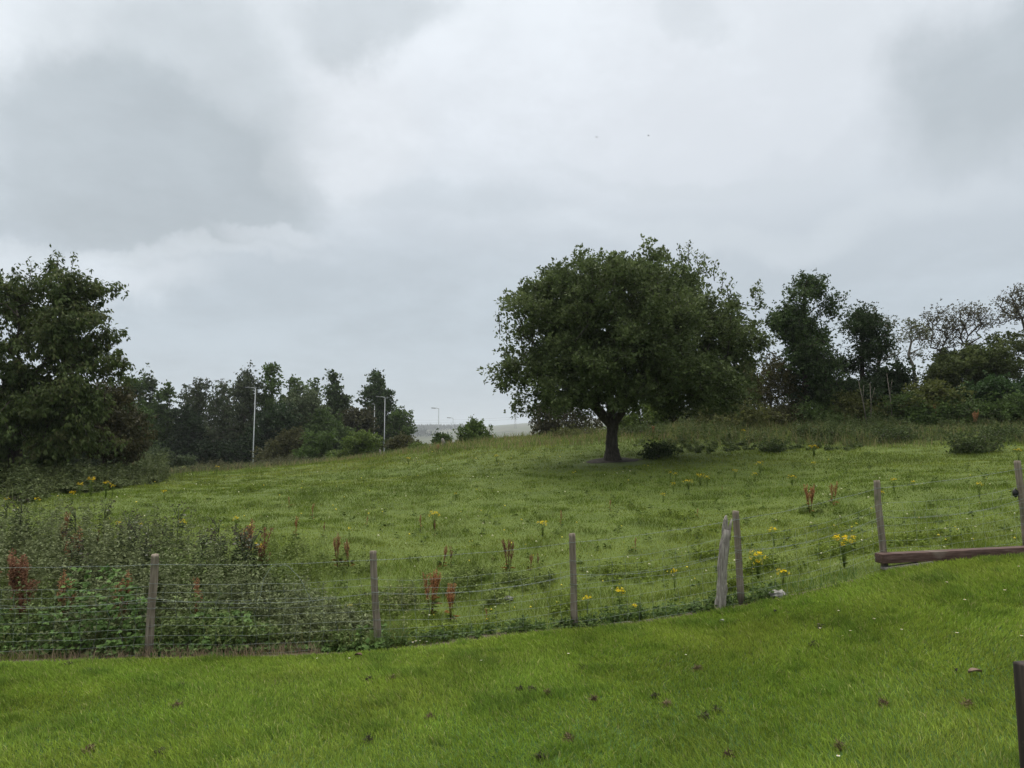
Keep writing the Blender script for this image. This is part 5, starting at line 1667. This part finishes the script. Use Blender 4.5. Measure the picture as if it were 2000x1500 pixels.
# black scrap on the wire by the last post
p = G(1983, 963, 9.86)
import bmesh
bm = bmesh.new(); bmesh.ops.create_icosphere(bm, subdivisions=2, radius=1)
V = np.array([v.co[:] for v in bm.verts]); f = np.array([[v.index for v in fc.verts] for fc in bm.faces]); bm.free()
V = V * (.75 + .5 * fbm(V[:, 0] * 2 + 4, V[:, 2] * 2 + V[:, 1] + 4, 301, 3))[:, None] * np.array([.042, .03, .06]) + p
o = mesh_np('plastic_scrap', V, [f], M_BLACK, origin=p, smooth=True)
tag(o, 'black lump of plastic caught on the wire behind the last post', 'plastic')

# timber beam on the ground under the last bay, and the plank under its end
a, b = G(1722, 1092, 9.42), G(2010, 1078, 9.62)
L_ = np.linalg.norm(b - a); u_ = (b - a) / L_
c_ = a + u_ * 1.85
g = Geo()
g.box((c_[0], c_[1] + .08, c_[2]), (3.7, .17, .118), rz=math.atan2(u_[1], u_[0]), ry=-math.asin(u_[2]), bev=.008)
o = g.build('timber_beam', M_BEAM, origin=(c_[0], c_[1] + .08, c_[2] - .059), smooth=False)
tag(o, 'long reddish-brown timber beam lying under the last fence bay', 'beam')
p = G(1778, 1106, 9.4)
g = Geo(); g.box((p[0], p[1] + .08, p[2]), (.62, .12, .03), rz=.02, ry=-.12, bev=.004)
o = g.build('wooden_plank', M_GREYWOOD, origin=p)
tag(o, 'short grey plank wedged under the end of the timber beam', 'plank')

# dark timber post close to the camera
d = 2.3
a = G(1977, 1300, d)
ztop = a[2] - .008
x0 = a[0] + .056
zb = float(H(x0 + .05, d)) - .2
g = Geo()
import bmesh
bm = bmesh.new(); bmesh.ops.create_cube(bm, size=1.0)
for v in bm.verts:
    v.co.x *= .105; v.co.y *= .105; v.co.z *= (ztop - zb)
bmesh.ops.bevel(bm, geom=[e_ for e_ in bm.edges if all(v.co.z > 0 for v in e_.verts)], offset=.010, segments=2, profile=.6, affect='EDGES')
bmesh.ops.bevel(bm, geom=[e_ for e_ in bm.edges if abs(e_.verts[0].co.z - e_.verts[1].co.z) > .5], offset=.005, segments=2, profile=.6, affect='EDGES')
bm.verts.ensure_lookup_table(); bm.verts.index_update()
V = np.array([v.co[:] for v in bm.verts]); fs = [np.array([[v.index for v in fc.verts]]) for fc in bm.faces]; bm.free()
rz = R(14)
V = np.column_stack([V[:, 0] * math.cos(rz) - V[:, 1] * math.sin(rz), V[:, 0] * math.sin(rz) + V[:, 1] * math.cos(rz), V[:, 2]])
V = V + np.array([x0 + .066, d + .05, (ztop + zb) / 2])
o = mesh_np('deck_post', V, fs, M_DECK, origin=(x0 + .066, d + .05, zb))
tag(o, 'dark stained square timber post close by at the lawn corner', 'post')


# ------------------------------------------------------------------ street lamps
def make_lamp():
    r_ = empty('street_lamp', (0, 0, 0))
    g = Geo(); g.tube([(0, 0, -.3), (0, 0, 1.3), (0, 0, 1.36), (0, 0, 7.9)], [.08, .08, .062, .042], 12); g.build('pole', M_STEEL, r_, smooth=True)
    g = Geo(); g.box((0, -.078, .75), (.10, .012, .5), bev=.004); g.build('access_door', M_LAMP, r_)
    g = Geo(); g.tube([(0, 0, 7.8), (-.02, 0, 7.93), (-.25, 0, 7.98), (-.5, 0, 8.0)], [.045, .04, .035, .035], 8); g.build('bracket_arm', M_STEEL, r_, smooth=True)
    g = Geo(); g.box((-.75, 0, 8.0), (.62, .24, .10), ry=.05, bev=.03); g.build('lantern', M_LAMP, r_)
    return r_


lamp0 = make_lamp()
for j, (px, py, d, rz, lab) in enumerate(((499, 757, 75.5, 0, 'nearest tall grey street lamp before the weeping birches'), (752, 775, 87, 0, 'taller of the two close street lamps at the end of the wood'),
                                          (735, 790, 90, 1.5, 'street lamp without a visible lantern beside the taller one'), (857, 797, 105, 0, 'dark street lamp alone against the sky over the valley'),
                                          (885, 816, 129, 0, 'smallest street lamp beside the leafy crest bush'))):
    t_ = G(px, py, d)
    if px == 735:
        t_[0] -= .2
    p = (t_[0], d, t_[2] - 8.0)
    if j == 0:
        o = lamp0; o.location = tuple(float(v) for v in p); o.rotation_euler = (0, 0, rz); tag(o, lab, None, 'street lamps along the road')
    else:
        o = copy_tree(lamp0, p, rz, 1, lab, 'street lamps along the road')
    o['category'] = 'street lamp'

# grey stump and a small marker on the crest
for (px, py, d, h_, w_, name, mat, lab, cat) in ((867, 881, 40.5, .42, .10, 'tree_stump', M_GREYWOOD, 'pale grey stump leaning on the crest below the umbrella-shaped hawthorn', 'stump'),
                                               (746, 890, 46, .42, .07, 'marker_post', M_GREYWOOD, 'short grey marker post at the foot of the taller street lamp', 'post')):
    p = base_at(px, d)
    g = Geo()
    g.tube([p - np.array([0, 0, .1]), p + np.array([.01, 0, h_ * .5]), p + np.array([-.05, 0, h_ * .9]), p + np.array([-.07, 0, h_ * 1.05])], [w_, w_ * .95, w_ * .8, w_ * .45], 9, jit=.25)
    o = g.build(name, mat, origin=p, smooth=True); tag(o, lab, cat)

# dead sticks standing in the dark gap of the hedge
for (xa, ya, xb, yb, lab) in ((1692, 790, 1676, 742, 'leaning bare dead branch in the dark hedge gap'), (1698, 775, 1699, 748, 'thin upright dead stick in the dark hedge gap'),
                              (1740, 760, 1732, 730, 'pale forked dead branch at the edge of the hedge gap')):
    a, b = G(xa, ya, 33.5), G(xb, yb, 33.5)
    a[2] = float(H(a[0], a[1])) - .05
    g = Geo()
    g.tube([a, a * .5 + b * .5 + np.array([.03, 0, 0]), b], [.022, .017, .009], 6)
    g.tube([a * .45 + b * .55 + np.array([.02, 0, 0]), a * .1 + b * .9 + np.array([.22, 0, 0])], [.012, .006], 5)
    o = g.build('dead_branch', M_PALEBARK, origin=a, smooth=True); tag(o, lab, 'branch', 'dead branches in the hedge')

# ------------------------------------------------------------------ far across the valley
def far_lamp_post():
    pass


base = hill_at(1006.5, 838)
g1, g2 = Geo(), Geo()
Dp = np.hypot(base[0], base[1])
hp = (842 - 812) / F * Dp
r_ = empty('electricity_pylon', base)
tag(r_, 'steel lattice electricity pylon on the far moorland', 'pylon')
lev = np.array([0, .22, .42, .6, .74, .86, 1.0]); wd = np.array([.17, .125, .09, .06, .05, .045, .012]) * hp * .5
for sx_ in (-1, 1):
    for sy_ in (-1, 1):
        g1.tube(np.column_stack([base[0] + sx_ * wd, base[1] + sy_ * wd, base[2] + lev * hp]), .42, 4)
for k in range(6):
    for sy_ in (-1, 1):
        for s_ in (-1, 1):
            g1.tube([(base[0] + s_ * wd[k], base[1] + sy_ * wd[k], base[2] + lev[k] * hp), (base[0] - s_ * wd[k + 1], base[1] + sy_ * wd[k + 1], base[2] + lev[k + 1] * hp)], .25, 3)
g1.build('lattice_tower', M_PYLON, r_)
for z_, w_ in ((.62, .15), (.75, .19), (.88, .14)):
    g = Geo()
    for s_ in (-1, 1):
        g.tube([(base[0], base[1], base[2] + z_ * hp + .6), (base[0] + s_ * w_ * hp, base[1], base[2] + z_ * hp)], [.6, .35], 4)
        g.tube([(base[0], base[1], base[2] + z_ * hp - 1.2), (base[0] + s_ * w_ * hp, base[1], base[2] + z_ * hp)], [.4, .3], 4)
    g.build('cross_arm', M_PYLON, r_)
for j, (z_, lab) in enumerate(((.75, 'faint overhead power line sagging from the far pylon across the valley, upper wire'), (.62, 'faint overhead power line from the far pylon, lower wire'))):
    a = base + np.array([-.17 * hp, 0, z_ * hp]); b = np.array([-620, 2100, a[2] + 6 - j * 4])
    t = np.linspace(0, 1, 30)
    P = a + (b - a) * t[:, None]; P[:, 2] -= 26 * 4 * t * (1 - t) * .5
    g = Geo(); g.tube(P, .22, 4); o = g.build('power_line', M_PYLON, origin=a); tag(o, lab, 'power line', 'power lines across the valley')

for (px, py, w_, h_, lab) in ((818, 851, 9, 4.2, 'white farm building on the far hillside, left of a matching one'), (837, 851, 8, 3.6, 'smaller white farm building on the far hillside beside the first'),
                              (861, 837, 7, 2.2, 'tiny white house at the foot of the far woodland')):
    p = hill_at(px, py)
    Dd = np.hypot(p[0], p[1]); sc_ = Dd / F
    r_ = empty('farm_building', p)
    tag(r_, lab, 'building', 'farm buildings on the far hill')
    W_, H_ = w_ * sc_, h_ * sc_
    g = Geo(); g.box((p[0], p[1], p[2] + H_ * .4), (W_, W_ * .6, H_ * 1.4)); g.build('wall', M_WALL, r_)
    g = Geo()
    zt = p[2] + H_ * 1.1
    y0, y1 = p[1] - W_ * .36, p[1] + W_ * .36
    V = np.array([(p[0] - W_ * .55, y0, zt), (p[0] + W_ * .55, y0, zt), (p[0] + W_ * .55, y1, zt), (p[0] - W_ * .55, y1, zt), (p[0] - W_ * .55, p[1], zt + H_ * .45), (p[0] + W_ * .55, p[1], zt + H_ * .45)])
    g.add(V, [np.array([[0, 1, 5, 4], [3, 4, 5, 2], [0, 3, 2, 1]]), np.array([[0, 4, 3], [1, 2, 5]])])
    g.build('roof', M_ROOF, r_)
    for s_ in (-.25, .2):
        g = Geo(); g.box((p[0] + s_ * W_, p[1] - W_ * .3 - .05, p[2] + H_ * .55), (W_ * .14, .12, H_ * .4)); g.build('window', M_GLASSDARK, r_)

# dark plantation on the far hillside
g = Geo()
n = 5200
px = np.concatenate([rng.uniform(640, 800, 2200), rng.uniform(788, 925, 3000)])
py = np.where(px < 880, rng.uniform(835, 842, n), rng.uniform(834, 840, n))
py[:900] = rng.uniform(842, 856, 900); px[:900] = rng.uniform(700, 828, 900)
pts = np.array([hill_at(a, b) for a, b in zip(px[::13], py[::13])])
pts = pts[rng.integers(0, len(pts), n)] + np.column_stack([rng.normal(0, 22, n), rng.normal(0, 18, n), np.zeros(n)])
hgt = rng.uniform(5, 13, n)
P = pts + np.column_stack([rng.normal(0, 3, n), rng.normal(0, 3, n), hgt * rng.random(n)])
g.leaves(P, rng.normal(0, .5, (n, 3)) + np.array([0, 0, 1]), rng.normal(size=(n, 3)), rng.uniform(5, 9, n), rng.uniform(3, 6, n), np.array([.018, .032, .018]) * rng.uniform(.6, 1.5, n)[:, None])
o = g.build('far_woodland', M_FARLEAF)
tag(o, 'dark strip of plantation woodland along the far hillside', 'woodland', kind='stuff')

# two birds high up
for j, (px, py, rz, lab) in enumerate(((1165.5, 268, .3, 'lower dark speck of a bird gliding in the open sky'), (1266.5, 265, 1.0, 'higher dark speck of a bird gliding in the open sky'))):
    p = G(px, py, 150)
    r_ = empty('bird', p, rz); tag(r_, lab, 'bird', 'birds in the sky')
    g = Geo()
    t = np.linspace(-1, 1, 9)
    g.tube(p + np.column_stack([np.zeros(9), t * .2, .02 * np.cos(t * 2)]), .065 * np.sqrt(np.maximum(.03, 1 - t ** 2)), 8)
    for s_ in (-1, 1):
        w = np.array([(0, .09, .02), (0, -.06, .02), (s_ * .24, -.02, .10), (s_ * .22, .10, .10), (s_ * .46, -.10, .05)])
        g.add(np.vstack([p + w, p + w - np.array([0, 0, .012])]), [np.array([[0, 1, 2, 3], [5, 8, 7, 6]]), np.array([[3, 2, 4], [8, 9, 7]])])
    o = g.build('body', M_BIRD, origin=None, parent=None)
    # one continuous body, kept as the bird's own mesh under its empty
    o.data.transform(__import__('mathutils').Matrix.Translation((-p[0], -p[1], -p[2])))
    o.parent = r_

# ------------------------------------------------------------------ haze
HZ = True
if HZ:
    m, t = new_mat('haze_air')
    o_ = t.nodes.new('ShaderNodeOutputMaterial')
    v = t.nodes.new('ShaderNodeVolumePrincipled')
    v.inputs['Color'].default_value = (.90, .95, 1.0, 1)
    v.inputs['Density'].default_value = .0002
    v.inputs['Anisotropy'].default_value = .2
    t.links.new(v.outputs[0], o_.inputs['Volume'])
    g = Geo(); g.box((0, 2150, 100), (9000, 5000, 300))
    o = g.build('haze', m)
    tag(o, 'thin grey haze in the air over the valley', 'haze', kind='stuff')
